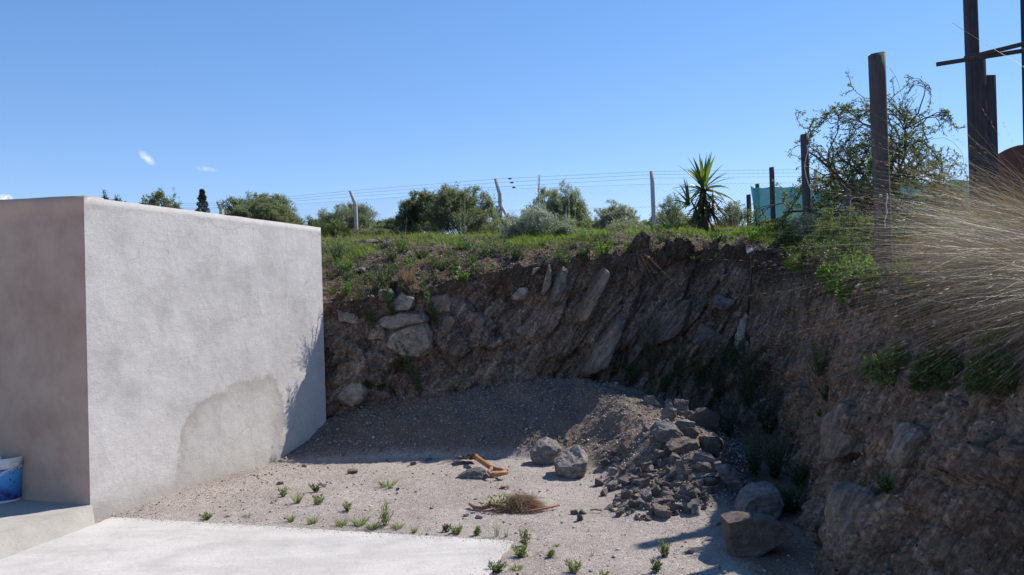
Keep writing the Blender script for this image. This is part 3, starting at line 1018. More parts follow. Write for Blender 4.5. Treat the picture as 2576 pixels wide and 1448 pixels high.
def hull_rock(name, outline, label, mat, seed, depth=.3, cat='rock', group=None, embed=False, D=None, rough=.05, out=.0, ftop=.5, flat=False):
    """a rock with the silhouette given in photo pixels, real distance from the terrain under it"""
    rr = random.Random(seed)
    cx = sum(p[0] for p in outline) / len(outline); cy = sum(p[1] for p in outline) / len(outline)
    if D is None:
        if embed:
            p, n = hit(cx, cy); D = p.y - out
        else:
            p, n = hit(cx, max(q[1] for q in outline) - 4); D = p.y + depth * .35
    c = at(cx, cy, D)
    bm = bmesh.new()
    for (x, y) in outline:
        q = at(x, y, D) - c
        bm.verts.new(q)
        if flat: bm.verts.new(Vector((q.x * .95, -depth * .38 - q.z * .12, q.z * .94)))
        else: bm.verts.new(Vector((q.x * .82, -depth * rr.uniform(.30, .48), q.z * (.80 if q.z < 0 or embed else ftop))) + Vector((rr.gauss(0, .04), 0, rr.gauss(0, .04))) * depth)
        bm.verts.new(Vector((q.x * .8, depth * rr.uniform(.35, .55), q.z * .8)))
    h = bmesh.ops.convex_hull(bm, input=bm.verts)
    bmesh.ops.delete(bm, geom=list({g for g in h['geom_interior'] + h['geom_unused'] if isinstance(g, bmesh.types.BMVert)}), context='VERTS')
    xs = [v.co for v in bm.verts]
    S = (max(v.x for v in xs) - min(v.x for v in xs) + max(v.z for v in xs) - min(v.z for v in xs) + depth) / 3
    finish_rock(bm, S, seed, rough, 4)
    me = bpy.data.meshes.new(name); bm.to_mesh(me); bm.free(); me.materials.append(mat); me.validate()
    o = bpy.data.objects.new(name, me); COL.objects.link(o); o.location = c
    return tag(o, label, cat, group)


def put_rock(name, px, py, w, h, label, mat, seed, cat='rock', depth=None, tilt=0, yaw=None, sink=.18, group=None, npts=13, embed=False, rough=.05, push=.3, box=.5, levels=3):
    """(px,py) photo centre, w,h photo size of a rock; it gets true size from how far away the terrain under it is"""
    if embed: p, n = hit(px, py)
    else: p, n = hit(px, py + h * .45)
    if p is None: return None
    D = p.y
    W = w / FPX * D; H = h / FPX * D
    dp = depth if depth else .8 * (W + H) / 2
    me = rock_mesh(name, (W, dp, H), seed, mat, npts, rough, box=box, levels=levels)
    o = bpy.data.objects.new(name, me); COL.objects.link(o)
    if embed:
        o.location = p - n * (dp * push) if abs(n.z) < .8 else p + Vector((0, dp * .3, 0))
        o.rotation_euler = (0, R(tilt), R(yaw if yaw is not None else 0))
    else:
        z, nn = zt(p.x, p.y + dp * .4)
        z = max(z, p.z - .01) if group == G_PILE else z
        if group == G_PILE and p.y > 9.15:
            p = at(px, py + h * .45, 8.85); z = p.z; W *= 8.85 / D; H *= 8.85 / D
        o.location = Vector((p.x, p.y + dp * .35, z + H * (.5 - sink)))
        o.rotation_euler = (R(random.uniform(-8, 8)), R(tilt), R(yaw if yaw is not None else random.uniform(-12, 12)))
    return tag(o, label, cat, group)


# --- the heap of large rocks (photo position, size, look)
put_rock('boulder', 1644, 1007, 48, 32, 'pale sandy rock at the very top left of the rock heap', M['rock_pale'], 11, group=G_PILE, tilt=12)
put_rock('boulder', 1686, 1018, 20, 28, 'small pointed rock wedged just right of the pale top rock', M['rock_grey'], 12, group=G_PILE, tilt=-20)
put_rock('boulder', 1716, 1027, 35, 50, 'upright striped grey rock standing at the back of the heap', M['rock_grey'], 13, group=G_PILE, npts=10)
put_rock('boulder', 1685, 1042, 37, 44, 'two-tone grey rock below the pale top rock', M['rock_grey'], 14, group=G_PILE, tilt=20)
put_rock('boulder', 1738, 1052, 32, 40, 'brownish rock leaning behind the heap beside the smooth dark boulder', M['rock_warm'], 15, group=G_PILE, tilt=15)
put_rock('boulder', 1780, 1056, 64, 58, 'smooth dark grey boulder at the rear right of the heap', M['rock_dark'], 16, group=G_PILE, tilt=25, rough=.03, npts=20)
hull_rock('boulder', [(1632, 1080), (1650, 1062), (1682, 1056), (1702, 1074), (1720, 1095), (1710, 1112), (1680, 1122), (1650, 1108)], 'big angular blue-grey boulder on the left of the heap', M['rock_grey'], 17, group=G_PILE, depth=0.3)
put_rock('boulder', 1724, 1078, 48, 28, 'lilac-grey rounded rock resting beside the big angular boulder', M['rock_grey'], 18, group=G_PILE)
put_rock('boulder', 1740, 1092, 42, 34, 'dark rock in shade between the lilac-grey rock and dark boulder', M['rock_dark'], 19, group=G_PILE)
hull_rock('boulder', [(1674, 1120), (1690, 1108), (1730, 1101), (1760, 1108), (1764, 1126), (1745, 1141), (1705, 1144), (1682, 1134)], 'flat slab with a sunlit rough top in the middle of the heap', M['rock_warm'], 20, group=G_PILE, depth=0.3)
put_rock('boulder', 1797, 1126, 68, 54, 'dark rounded rock in shade right of the flat slab', M['rock_dark'], 21, group=G_PILE, tilt=20, rough=.03)
put_rock('boulder', 1668, 1146, 27, 27, 'small tan rock at the left foot of the flat slab', M['rock_warm'], 22, group=G_PILE, tilt=30)
put_rock('boulder', 1698, 1152, 26, 28, 'small grey rock under the flat slab', M['rock_grey'], 23, group=G_PILE, tilt=25)
put_rock('boulder', 1773, 1158, 56, 26, 'wedge-shaped grey rock lying under the dark rounded rock', M['rock_grey'], 24, group=G_PILE, tilt=10)
put_rock('boulder', 1716, 1180, 32, 46, 'upright pointed grey rock in the lower heap', M['rock_grey'], 25, group=G_PILE, tilt=8)
put_rock('boulder', 1763, 1182, 60, 32, 'warm beige rock right of the upright pointed rock', M['rock_warm'], 26, group=G_PILE, tilt=4)
put_rock('boulder', 1808, 1180, 28, 32, 'small grey rock touching the standing slab on its left', M['rock_grey'], 27, group=G_PILE)
put_rock('boulder', 1770, 1200, 66, 13, 'long thin stone bar lying across the lower heap', M['rock_pale'], 28, group=G_PILE, tilt=-9, depth=.09)
hull_rock('boulder', [(1797, 1172), (1825, 1168), (1850, 1178), (1870, 1222), (1864, 1240), (1845, 1243), (1822, 1217), (1808, 1194)], 'tall standing grey slab at the right end of the heap', M['rock_grey'], 29, group=G_PILE, depth=0.16)
put_rock('boulder', 1880, 1196, 34, 22, 'dull rock half hidden between the standing slab and the weeds', M['rock_dark'], 30, group=G_PILE)
put_rock('boulder', 1757, 1222, 24, 22, 'fist-sized bluish rock below the long stone bar', M['rock_grey'], 31, group=G_PILE)
put_rock('boulder', 1790, 1216, 34, 22, 'reddish chunk at the lower right of the heap', M['stone_red'], 32, group=G_PILE)
put_rock('boulder', 1629, 1250, 28, 34, 'pointed grey stone amid the gravel of the mound front', M['rock_grey'], 33, group=G_PILE, tilt=-15)
put_rock('boulder', 1753, 1284, 24, 32, 'upright grey stone at the bottom edge of the rubble', M['rock_grey'], 34, group=G_PILE, tilt=10)
put_rock('boulder', 1668, 1286, 30, 18, 'blue-grey flat stone at the bottom edge of the rubble', M['rock_grey'], 35, group=G_PILE)
put_rock('boulder', 1596, 1270, 36, 24, 'long grey stone at the lower left of the rubble', M['rock_warm'], 36, group=G_PILE, tilt=10)
put_rock('boulder', 1604, 1208, 26, 18, 'lavender-grey stone on the left slope of the mound', M['rock_grey'], 37, group=G_PILE)
put_rock('boulder', 1543, 1186, 26, 22, 'cream stone on the left slope of the mound beside the split boulder', M['rock_pale'], 38, group=G_PILE)
# --- two big boulders right
hull_rock('boulder', [(1853, 1305), (1852, 1262), (1870, 1236), (1900, 1217), (1945, 1214), (1964, 1240), (1968, 1270), (1950, 1305)], 'grey boulder with a sunlit top behind the largest boulder', M['rock_grey'], 41, depth=0.34, D=gp(1900, 1320).y + .2)
hull_rock('boulder', [(1812, 1299), (1858, 1290), (1905, 1291), (1950, 1301), (1988, 1332), (1960, 1352), (1925, 1374), (1890, 1396), (1850, 1408), (1835, 1392), (1820, 1345)], 'largest boulder, flat-faced and brown-grey, in shade at the foot of the right bank', M['rock_warm'], 53, flat=True, depth=0.34, rough=0.025)
# --- pair left of the mound
hull_rock('boulder', [(1332, 1138), (1350, 1108), (1375, 1101), (1400, 1112), (1415, 1126), (1408, 1155), (1375, 1172), (1342, 1168)], 'grey rock half buried in soil left of the split boulder', M['rock_grey'], 61, depth=0.34)
hull_rock('boulder', [(1393, 1158), (1410, 1141), (1435, 1136), (1452, 1119), (1482, 1148), (1472, 1178), (1462, 1203), (1430, 1207), (1404, 1192)], 'split boulder with a soil-covered top in front of the scree', M['rock_pale'], 75, depth=0.46, ftop=.1)
put_rock('boulder', 1186, 1190, 82, 34, 'flat grey rock slab half buried under the shovel', M['rock_grey'], 66, sink=.35, tilt=-4)
for i, (x, y, w, h, lb) in enumerate(((1445, 1290, 20, 13, 'leftmost of three dark stones in front of the rubble'),
                                      (1468, 1288, 24, 15, 'right one of three dark stones in front of the rubble'),
                                      (1460, 1303, 16, 16, 'nearest of three dark stones in front of the rubble'))):
    put_rock('stone', x, y, w, h, lb, M['rock_dark'], 70 + i, cat='stone', group='three dark stones in front of the rubble', levels=1)
for i, (x, y, w, h, m, lb) in enumerate((
        (886, 1187, 26, 14, 'stone_red', 'dark red stone alone on the gravel near the wall'),
        (1040, 1166, 16, 10, 'stone_red', 'small dark stone at the shadow edge of the scree'),
        (1510, 1352, 0, 0, '', ''),
        (1806, 1318, 22, 7, 'rock_pale', 'thin pale stone flake lying before the largest boulder'),
        (1738, 1388, 18, 13, 'rock_pale', 'round pinkish stone on the gravel near the bottom right shadow'),
        (1000, 1231, 12, 9, 'stone_red', 'tiny red stone right of the green tuft on the gravel'),
        (1264, 1186, 12, 10, 'stone_red', 'small red stone beside the shovel grip'),
        (1268, 1228, 28, 8, 'stone_red', 'flat reddish stone between the shovel and the weed heap'),
        (1180, 1180, 10, 9, 'rock_dark', 'small dark stone left of the flat slab'),
        (705, 1216, 16, 9, 'stone_red', 'small red stone near the foot of the wall'),
        (765, 1172, 12, 8, 'rock_pale', 'pale pebble near the wall at the shadow edge'))):
    if w: put_rock('stone', x, y, w, h, lb, M[m], 90 + i, cat='stone', levels=1)

# --- rocks bedded in the back cut
E = dict(embed=True, cat='rock')
hull_rock('bedded_rock', [(975, 848), (1000, 826), (1040, 812), (1075, 812), (1089, 835), (1090, 880), (1060, 902), (1030, 906), (990, 890), (964, 872)], 'large pale rounded rock in the cut left of centre', M['rock_lime'], 101, depth=0.3, embed=True, out=-.04, rough=0.03)
hull_rock('bedded_rock', [(936, 812), (965, 795), (1010, 785), (1070, 789), (1080, 805), (1040, 819), (990, 827), (945, 829)], 'long pale rock band above the large pale rounded rock', M['rock_lime'], 102, depth=0.28, embed=True, out=-.04)
hull_rock('bedded_rock', [(849, 998), (865, 968), (890, 955), (915, 964), (926, 985), (912, 1011), (890, 1024), (860, 1016)], 'pale rounded boulder low in the cut next to the wall', M['rock_lime'], 103, depth=0.3, embed=True, out=-.04, rough=0.03)
hull_rock('bedded_rock', [(1067, 745), (1090, 738), (1130, 738), (1146, 755), (1140, 792), (1100, 797), (1070, 787)], 'grey-green blocky rock under the grassy lip', M['bed_warm'], 104, depth=0.3, embed=True, out=-.04)
hull_rock('bedded_rock', [(987, 768), (1010, 733), (1046, 748), (1041, 770), (1028, 783), (1000, 779)], 'pale wedge of rock under the grassy lip', M['rock_lime'], 105, depth=0.26, embed=True, out=-.04)
put_rock('bedded_rock', 977, 747, 38, 36, 'bluish grey rock left of the pale wedge under the lip', M['rock_grey'], 106, depth=.25, push=.2, **E)
put_rock('bedded_rock', 873, 800, 48, 50, 'pale weathered rock high in the cut beside the wall edge', M['rock_lime'], 107, depth=.25, push=.25, **E)
put_rock('bedded_rock', 950, 838, 56, 46, 'buff rock left of the large pale rounded rock', M['bed_warm'], 108, depth=.25, push=.25, **E)
put_rock('bedded_rock', 1130, 830, 40, 60, 'tan rock knob right of the large pale rounded rock', M['bed_warm'], 109, depth=.25, tilt=20, push=.2, **E)
put_rock('bedded_rock', 1190, 800, 60, 44, 'buff rock lump in the middle of the cut', M['bed_warm'], 110, depth=.25, tilt=20, push=.25, **E)
put_rock('bedded_rock', 1308, 742, 44, 30, 'sunlit pale rock tip near the lip at mid cut', M['rock_lime'], 111, depth=.3, push=.1, **E)
hull_rock('bedded_rock', [(1360, 738), (1372, 690), (1385, 664), (1393, 690), (1380, 735), (1368, 748)], 'left one of two brown slabs leaning just under the lip', M['bed_warm'], 112, depth=0.3, embed=True, out=0.05)
hull_rock('bedded_rock', [(1375, 768), (1398, 702), (1416, 668), (1430, 678), (1424, 716), (1408, 762), (1390, 773)], 'right one of two brown slabs leaning just under the lip', M['bed_dark'], 113, depth=0.3, embed=True, out=0.06)
hull_rock('bedded_rock', [(1438, 815), (1475, 745), (1500, 682), (1520, 668), (1538, 690), (1527, 722), (1500, 765), (1468, 822)], 'long leaning slab with a pale sunlit head in the middle right of the cut', M['bed_warm'], 114, depth=0.34, embed=True, out=0.05)
put_rock('bedded_rock', 1450, 800, 36, 150, 'slab leaning in the cut below the two brown slabs', M['bed_dark'], 115, depth=.28, tilt=34, npts=10, push=.2, box=.8, **E)
hull_rock('bedded_rock', [(1698, 757), (1740, 752), (1738, 792), (1722, 828), (1690, 858), (1640, 880), (1600, 874), (1598, 848), (1650, 795)], 'big grey-streaked slab leaning out of the right half of the cut', M['bed_dark'], 116, depth=0.34, embed=True, out=0.06)
hull_rock('bedded_rock', [(1446, 945), (1488, 870), (1520, 828), (1556, 796), (1573, 810), (1552, 872), (1522, 935), (1480, 955)], 'low dark slab leaning at the scree top in the right half', M['bed_dark'], 117, depth=0.34, embed=True, out=0.04)
put_rock('bedded_rock', 1600, 880, 34, 130, 'narrow grey slab between the low dark slab and the streaked slab', M['rock_grey'], 118, depth=.3, tilt=38, npts=10, push=.2, box=.8, **E)
put_rock('bedded_rock', 1815, 764, 50, 40, 'rock with a sunlit face high in the cut below the pipe', M['rock_grey'], 119, depth=.34, tilt=20, push=.05, **E)
put_rock('bedded_rock', 1826, 700, 36, 22, 'small bright rock under the lip left of the hose', M['rock_lime'], 120, depth=.25, push=.05, **E)
put_rock('bedded_rock', 1775, 872, 92, 84, 'dull grey rock mass low in the right end of the cut', M['bed_dark'], 121, depth=.34, tilt=30, push=.2, **E)
put_rock('bedded_rock', 1992, 830, 44, 80, 'tan and grey rock in the shaded corner of the cut', M['bed_warm'], 122, depth=.3, tilt=14, push=.2, **E)
put_rock('bedded_rock', 1350, 684, 22, 20, 'small white rock on the lip left of the two brown slabs', M['rock_lime'], 123, depth=.15, push=.0, **E)
put_rock('bedded_rock', 1150, 676, 18, 10, 'small white stone in the dark soil under the grass', M['rock_lime'], 124, depth=.1, push=0, **E)
put_rock('bedded_rock', 1165, 694, 16, 12, 'small cream stone below the white stone in the dark soil', M['rock_lime'], 125, depth=.1, push=0, **E)
put_rock('bedded_rock', 1204, 668, 34, 12, 'flat grey stone flake poking from the dark soil under the lip', M['rock_grey'], 126, depth=.12, tilt=-14, push=0, **E)
put_rock('bedded_rock', 1250, 645, 26, 10, 'small pale stone at the grass edge above the dark soil', M['rock_grey'], 127, depth=.12, push=0, **E)
put_rock('bedded_rock', 938, 614, 76, 26, 'low grey rock outcrop in the grass right of the wall', M['bed_dark'], 128, depth=.5, push=.1, **E)
put_rock('bedded_rock', 905, 683, 30, 18, 'grey stone in the leafy slope next to the wall', M['rock_grey'], 129, depth=.2, push=0, **E)
put_rock('bedded_rock', 842, 684, 24, 14, 'pale stone at the wall edge on the leafy slope', M['rock_lime'], 130, depth=.2, push=0, **E)
# right bank lumps
put_rock('bedded_rock', 2120, 1120, 120, 150, 'smooth grey-brown rock bulging from the right bank beside the weeds', M['bed_warm'], 131, depth=.4, tilt=14, push=.3, rough=.03, npts=18, **E)
put_rock('bedded_rock', 2110, 1330, 150, 190, 'broad grey rock face low in the right bank', M['bed_warm'], 132, depth=.4, tilt=-16, push=.32, rough=.03, npts=18, **E)
put_rock('bedded_rock', 2410, 1000, 70, 50, 'dull grey rock in the right bank under the long grass', M['bed_dark'], 133, depth=.3, push=.25, **E)
put_rock('bedded_rock', 2480, 1300, 46, 34, 'small pale rock in the lower right bank near the frame edge', M['bed_warm'], 134, depth=.2, push=.25, **E)
put_rock('bedded_rock', 2300, 1130, 130, 120, 'rough brown rock mass in the middle of the right bank', M['bed_warm'], 135, depth=.34, tilt=20, push=.36, **E)

# --- medium stones of the rubble, each its own object
RG = mat_rock('rubble_grey', (.22, .20, .195), (.37, .34, .325), (.52, .48, .455), scale=9)
RW = mat_rock('rubble_brown', (.24, .195, .17), (.38, .315, .275), (.52, .45, .40), scale=9)
RR = mat_rock('rubble_red', (.22, .15, .13), (.35, .25, .225), (.45, .35, .32), scale=9)
protos = []
for i in range(9):
    m = [RG, RW, RG, M['rock_pale'], RR, RG, RW, M['rock_grey'], RW][i]
    protos.append(rock_mesh('stone', (1, random.uniform(.6, .9), random.uniform(.4, .75)), 300 + i, m, npts=11, levels=1, rough=.05))
LBL = ['grey broken stone in the rubble on the mound', 'brown broken stone in the rubble on the mound', None, 'pale broken stone in the rubble on the mound', 'reddish broken stone in the rubble on the mound', None, None, 'dark broken stone in the rubble on the mound', None]
rr = random.Random(5)


def inpoly(x, y, P):
    c = False
    for i in range(len(P)):
        a, b = P[i], P[i - 1]
        if (a[1] > y) != (b[1] > y) and x < (b[0] - a[0]) * (y - a[1]) / (b[1] - a[1]) + a[0]: c = not c
    return c


RUB = [(1500, 1180), (1560, 1120), (1600, 1060), (1650, 1090), (1690, 1160), (1740, 1210), (1800, 1230), (1790, 1280), (1700, 1300), (1610, 1312), (1540, 1290), (1480, 1240)]
cnt = 0
while cnt < 260:
    px, py = rr.uniform(1450, 1820), rr.uniform(1050, 1325)
    if not inpoly(px, py, RUB): continue
    if rr.random() > .25 + .75 * sstep(1100, 1250, py) * sstep(1480, 1600, px): continue
    p, n = hit(px, py)
    if p is None: continue
    s = .035 + .095 * rr.random() ** 2.2
    i = rr.randrange(9)
    o = bpy.data.objects.new('stone', protos[i]); COL.objects.link(o)
    o.scale = (s, s, s)
    o.location = p + Vector((0, 0, s * .18))
    o.rotation_euler = (rr.uniform(-.6, .6), rr.uniform(-.6, .6), rr.uniform(0, 6.28))
    lb = LBL[i] or (LBL[0] if i in (2, 5) else LBL[1])
    zone = 'between the large rocks of the heap' if px > 1690 and py < 1240 else ('on the left slope of the mound' if px < 1580 else ('high on the mound' if py < 1170 else ('along the bottom edge of the mound' if py > 1270 else 'on the front of the mound')))
    lb = lb.replace('on the mound', zone)
    tag(o, lb, 'stone', {'g': 'grey', 'b': 'brown', 'p': 'pale', 'r': 'reddish', 'd': 'dark'}[lb[0]] + ' broken stones in the rubble')
    cnt += 1


cnt = 0
while cnt < 60:
    px, py = rr.uniform(860, 1560), rr.uniform(955, 1165)
    p, n = hit(px, py)
    if p is None or p.z > .8 or p.y > 10.05: continue
    s = .025 + .10 * rr.random() ** 2.5
    o = bpy.data.objects.new('stone', protos[rr.randrange(9)]); COL.objects.link(o)
    o.scale = (s, s, s); o.location = p + Vector((0, 0, -s * .08)); o.rotation_euler = (rr.uniform(-.6, .6), rr.uniform(-.6, .6), rr.uniform(0, 6.28))
    tag(o, 'stone half buried in the shaded scree under the cut', 'stone', 'stones half buried in the shaded scree')
    cnt += 1


# ---- gravel and clods: nobody could count these
def pebbles(name, pts, sizes, mat, flat=.7, seed=3, smooth=False):
    g = np.random.default_rng(seed)
    base = np.array([(1, 0, 0), (-1, 0, 0), (0, 1, 0), (0, -1, 0), (0, 0, 1), (0, 0, -1)], float)
    F = np.array([(0, 2, 4), (2, 1, 4), (1, 3, 4), (3, 0, 4), (2, 0, 5), (1, 2, 5), (3, 1, 5), (0, 3, 5)])
    n = len(pts); pts = np.asarray(pts)
    V = base[None] * (g.uniform(.55, 1.15, (n, 6, 1))) + g.normal(0, .22, (n, 6, 3))
    V[:, :, 2] *= flat
    a = g.uniform(0, 6.28, n); c, s = np.cos(a), np.sin(a)
    X = V[:, :, 0] * c[:, None] - V[:, :, 1] * s[:, None]; Y = V[:, :, 0] * s[:, None] + V[:, :, 1] * c[:, None]
    V = np.stack([X, Y, V[:, :, 2]], -1) * np.asarray(sizes)[:, None, None] + pts[:, None, :]
    mb = MB(); mb.add(V.reshape(-1, 3), f3=(F[None] + (np.arange(n) * 6)[:, None, None]).reshape(-1, 3))
    o = mb.build(name, mat, smooth=smooth)
    return o


def mat_pebble(name, stops):
    k = NT(name); g = k.n('ShaderNodeNewGeometry')
    c = k.ramp(g.outputs['Random Per Island'], stops)
    c = k.mix(.5, c, k.ramp(k.noise(k.world(), 90, 3, .7), [(.3, .7), (.7, 1.25)]), 'MULTIPLY')
    return k.done(c, .9, None, .2)


M['pebble'] = mat_pebble('mixed_pebbles', [(0, (.15, .125, .11)), (.3, (.26, .23, .21)), (.5, (.33, .30, .275)), (.7, (.40, .355, .33)), (.86, (.24, .17, .145)), (.95, (.42, .39, .37)), (1, (.56, .53, .51))])
M['clod'] = mat_pebble('soil_clods', [(0, (.07, .055, .045)), (.4, (.13, .105, .085)), (.7, (.20, .165, .135)), (.9, (.28, .24, .20)), (1, (.42, .38, .34))])
rr = random.Random(9)
pts, sz = [], []
tries = 0
while len(pts) < 26000 and tries < 120000:
    tries += 1
    x = rr.uniform(-3.5, 2.6); y = 3.9 + 6.3 * rr.random() ** .8
    # keep off the slab
    s1 = Vector((x, y)) - Vector(s_a); e = (Vector(s_b) - Vector(s_a)).normalized()
    if s1.x * -e.y + s1.y * e.x < .01 and x < s_b[0] + (y - s_b[1]) * dirc.x / dirc.y - .01: continue
    u = (y - 6.8) / .923
    if x < -3.5 + .385 * u + .02: continue
    h = g0(x, y)
    dens = .35 + .5 * noise.noise((x * 1.1, y * 1.1, 4)) + (.7 if h > .06 else 0) + (.6 if x - (-3.5 + .385 * u) < .5 else 0)
    if rr.random() > dens: continue
    q = rr.random()
    s = .0028 + .0045 * q * q + (.016 * rr.random() ** 1.5 if rr.random() < .05 else 0) + (.010 * rr.random() if h > .06 else 0)
    pts.append((x, y, h + s * .25)); sz.append(s)
tag(pebbles('gravel', pts, sz, M['pebble']), 'loose grey and pinkish gravel strewn over the pit floor and scree', 'gravel', kind='stuff')

pts, sz = [], []
for _ in range(1500):
    t = rr.random(); e = abs(rr.gauss(0, .05))
    if rr.random() < .8: a = Vector(s_a).lerp(Vector(s_b), t); d_ = (Vector(s_b) - Vector(s_a)).normalized(); d_ = Vector((d_.y, -d_.x))
    else: a = Vector(s_b) + dirc * (t * 1.6); d_ = Vector((dirc.y, -dirc.x))
    if d_.dot(Vector((-1, 3.5)) - a) < 0: d_ = -d_
    q = a + d_ * e
    pts.append((q.x, q.y, .0315)); sz.append(.0014 + .004 * rr.random() ** 3)
tag(pebbles('slab_grit', pts, sz, M['pebble'], .7, 12), 'fine grit spilled over the edge of the concrete slab', 'grit', kind='stuff')

pts, sz = [], []
nb = len(bank.data.vertices)
co = np.zeros(nb * 3, np.float32); bank.data.vertices.foreach_get('co', co); co = co.reshape(-1, 3)
soil = np.zeros(nb, np.float32); bank.data.attributes['soil'].data.foreach_get('value', soil)
cand = np.where((co[:, 1] < 14) & (co[:, 1] > 3) & (co[:, 0] < 5.2) & (co[:, 0] > -3) & (co[:, 2] > .1) & (soil > .35))[0]
sel = rng.choice(cand, 15000)
c1 = co[sel] + rng.normal(0, .012, (len(sel), 3))
cand2 = np.where((co[:, 1] < 11) & (co[:, 1] > 3) & (co[:, 0] > -3) & (co[:, 2] > -.05) & (soil <= .35))[0]
sel2 = rng.choice(cand2, 12000)
c2 = co[sel2] + rng.normal(0, .006, (len(sel2), 3))
allp = np.vstack([c1, c2]); szs = np.concatenate([.005 + .018 * rng.random(len(sel)) ** 3 * 1.3, .003 + .012 * rng.random(len(sel2)) ** 3])
tag(pebbles('soil_clods', allp, szs, M['clod'], .8, 8), 'crumbs of dark soil and small stones on the bank face and lip', 'soil clods', kind='stuff')


# ================================================================== SMALL OBJECTS
def lathe(mb, prof, seg=40, cx=0, cy=0):
    V = []; F = []
    for (r, z) in prof:
        for k in range(seg):
            a = 2 * math.pi * k / seg
            V.append((cx + r * math.cos(a), cy + r * math.sin(a), z))
    for i in range(len(prof) - 1):
        for k in range(seg):
            F.append((i * seg + k, i * seg + (k + 1) % seg, (i + 1) * seg + (k + 1) % seg, (i + 1) * seg + k))
    mb.add(V, f4=F)


# ---- bucket on the step
bp = gp(6, 1262, .13)
bk = empty('bucket', (bp.x, bp.y + .02, .13), 'white and blue plastic bucket standing on the step against the shaded wall', 'bucket')
mb = MB()
lathe(mb, [(.0, .004), (.128, .004), (.132, .0), (.134, .01), (.152, .33), (.157, .365), (.1505, .365), (.146, .33), (.126, .012), (0, .010)])
mb.build('body', M['white_plastic'], bk, smooth=True)
mb = MB()
for z, r, h in ((.366, .1585, .012), (.333, .1555, .007), (.300, .1545, .010)):
    rr_ = .128 + .026 * z / .365
    lathe(mb, [(r - .006, z - h / 2), (r + .0028, z - h / 2), (r + .004, z), (r + .0028, z + h / 2), (r - .006, z + h / 2)])
mb.build('rim', M['white_plastic'], bk, smooth=True)
# printed sleeve
k = NT('bucket_print'); p = k.coord('Object')
sx = k.n('ShaderNodeSeparateXYZ'); k.l(p, sx.inputs[0])
c = k.ramp(k.rmap(sx.outputs[2], 0, .28), [(0, (.03, .12, .38)), (.5, (.06, .26, .60)), (1, (.10, .40, .72))])
sw = k.math('ADD', sx.outputs[2], k.math('MULTIPLY', sx.outputs[0], -.45))
c = k.mix(k.math('MULTIPLY', k.rmap(sw, .205, .21), k.rmap(sw, .232, .226)), c, (.62, .66, .74))
c = k.mix(k.rmap(sw, .236, .240), c, (.05, .08, .35))
blob = k.noise(p, 9, 3)
c = k.mix(k.math('MULTIPLY', k.rmap(blob, .5, .62), k.rmap(sx.outputs[2], .17, .08)), c, (.03, .03, .16))
c = k.mix(k.math('MULTIPLY', k.rmap(k.noise(p, 60, 1), .62, .64), k.rmap(sx.outputs[0], .10, .115)), c, (.02, .06, .3))
M['bucket_print'] = k.done(c, .45, None, .4)
mb = MB()
lathe(mb, [(.1335 + .0020, .022), (.1485 + .0022, .285)])
mb.build('printed_label', M['bucket_print'], bk, smooth=True)
mb = MB()
pp = []
for i in range(25):
    a = math.pi * i / 24
    pp.append((-.160 * math.cos(a), -.155 * math.sin(a) * .95, .318 - .075 * math.sin(a)))
mb.tube(pp, .0028, 6)
mb.box((.16, 0, .318), (.012, .03, .03)); mb.box((-.16, 0, .318), (.012, .03, .03))
mb.build('handle', M['wire'], bk)

# ---- D-handled shovel
gA = gp(1259, 1188, .07); gB = gp(1196, 1149, .20); gT = gp(1150, 1146, .10)
gA = Vector((gA.x, gA.y, .075)); dirS = Vector((gp(1196, 1149, .17) - gp(1240, 1182, .09)))
P_y = gp(1238, 1179, .075)      # yoke
P_s = gp(1196, 1150, .10)      # socket
ax = (P_s - P_y).normalized()
sh = empty('shovel', P_y, 'short D-handled shovel with a wooden shaft lying at the scree foot, blade in shadow', 'shovel')
o_ = P_y


def rel(v): return tuple(Vector(v) - o_)


gl = gp(1236, 1196, .05); gr = gp(1275, 1189, .06)
mb = MB()
mb.tube([rel(P_y.lerp(P_s, t)) for t in np.linspace(0, 1, 8)], [.026, .0265, .027, .027, .0265, .027, .0275, .028], 12)
mb.build('shaft', M['handle'], sh, smooth=True)
mb = MB()
mb.tube([rel(gl), rel(gl.lerp(gr, .3)), rel(gl.lerp(gr, .7)), rel(gr)], [.020, .025, .025, .020], 12)
mb.build('grip', M['handle'], sh, smooth=True)
mb = MB()
for e, side in ((gl, -1), (gr, 1)):
    m1 = P_y.lerp(e, .45) + (e - gl.lerp(gr, .5)) * .45
    mb.tube([rel(P_y), rel(P_y.lerp(m1, .5)), rel(m1), rel(e + (m1 - e) * .3), rel(e)], [.026, .018, .015, .014, .018], 9)
mb.build('yoke', M['stick'], sh, smooth=True)
mb = MB()
be = P_s + ax * .12 + Vector((-.02, .02, -.045))
mb.tube([rel(P_s - ax * .03), rel(P_s + ax * .05), rel(be)], [.031, .030, .016], 10)
mb.build('socket', M['steel_dark'], sh, smooth=True)
# blade: dished plate with a pointed end
bx = ax.copy(); bx.z = -.12; bx.normalize(); by = Vector((0, 0, 1)).cross(bx).normalized(); bz = bx.cross(by)
V = []; F3 = []; F = []
nu, nv = 9, 9
for s_ in (0, 1):
    for i in range(nu):
        t = i / (nu - 1)
        w = .12 * (1 if t < .55 else math.sqrt(max(0, 1 - ((t - .55) / .47) ** 2)))
        for j in range(nv):
            q = (j / (nv - 1) * 2 - 1)
            p = be + bx * (t * .26 - .01) + by * (q * w) + bz * (.030 * q * q - .02 * t * (1 - t) * 2 - s_ * .003)
            V.append(rel(p))
for s_ in (0, 1):
    for i in range(nu - 1):
        for j in range(nv - 1):
            a = s_ * nu * nv + i * nv + j
            q = (a, a + 1, a + nv + 1, a + nv)
            F.append(q if not s_ else q[::-1])
mb = MB(); mb.add(V, f4=F); mb.build('blade', M['steel_dark'], sh, smooth=True)

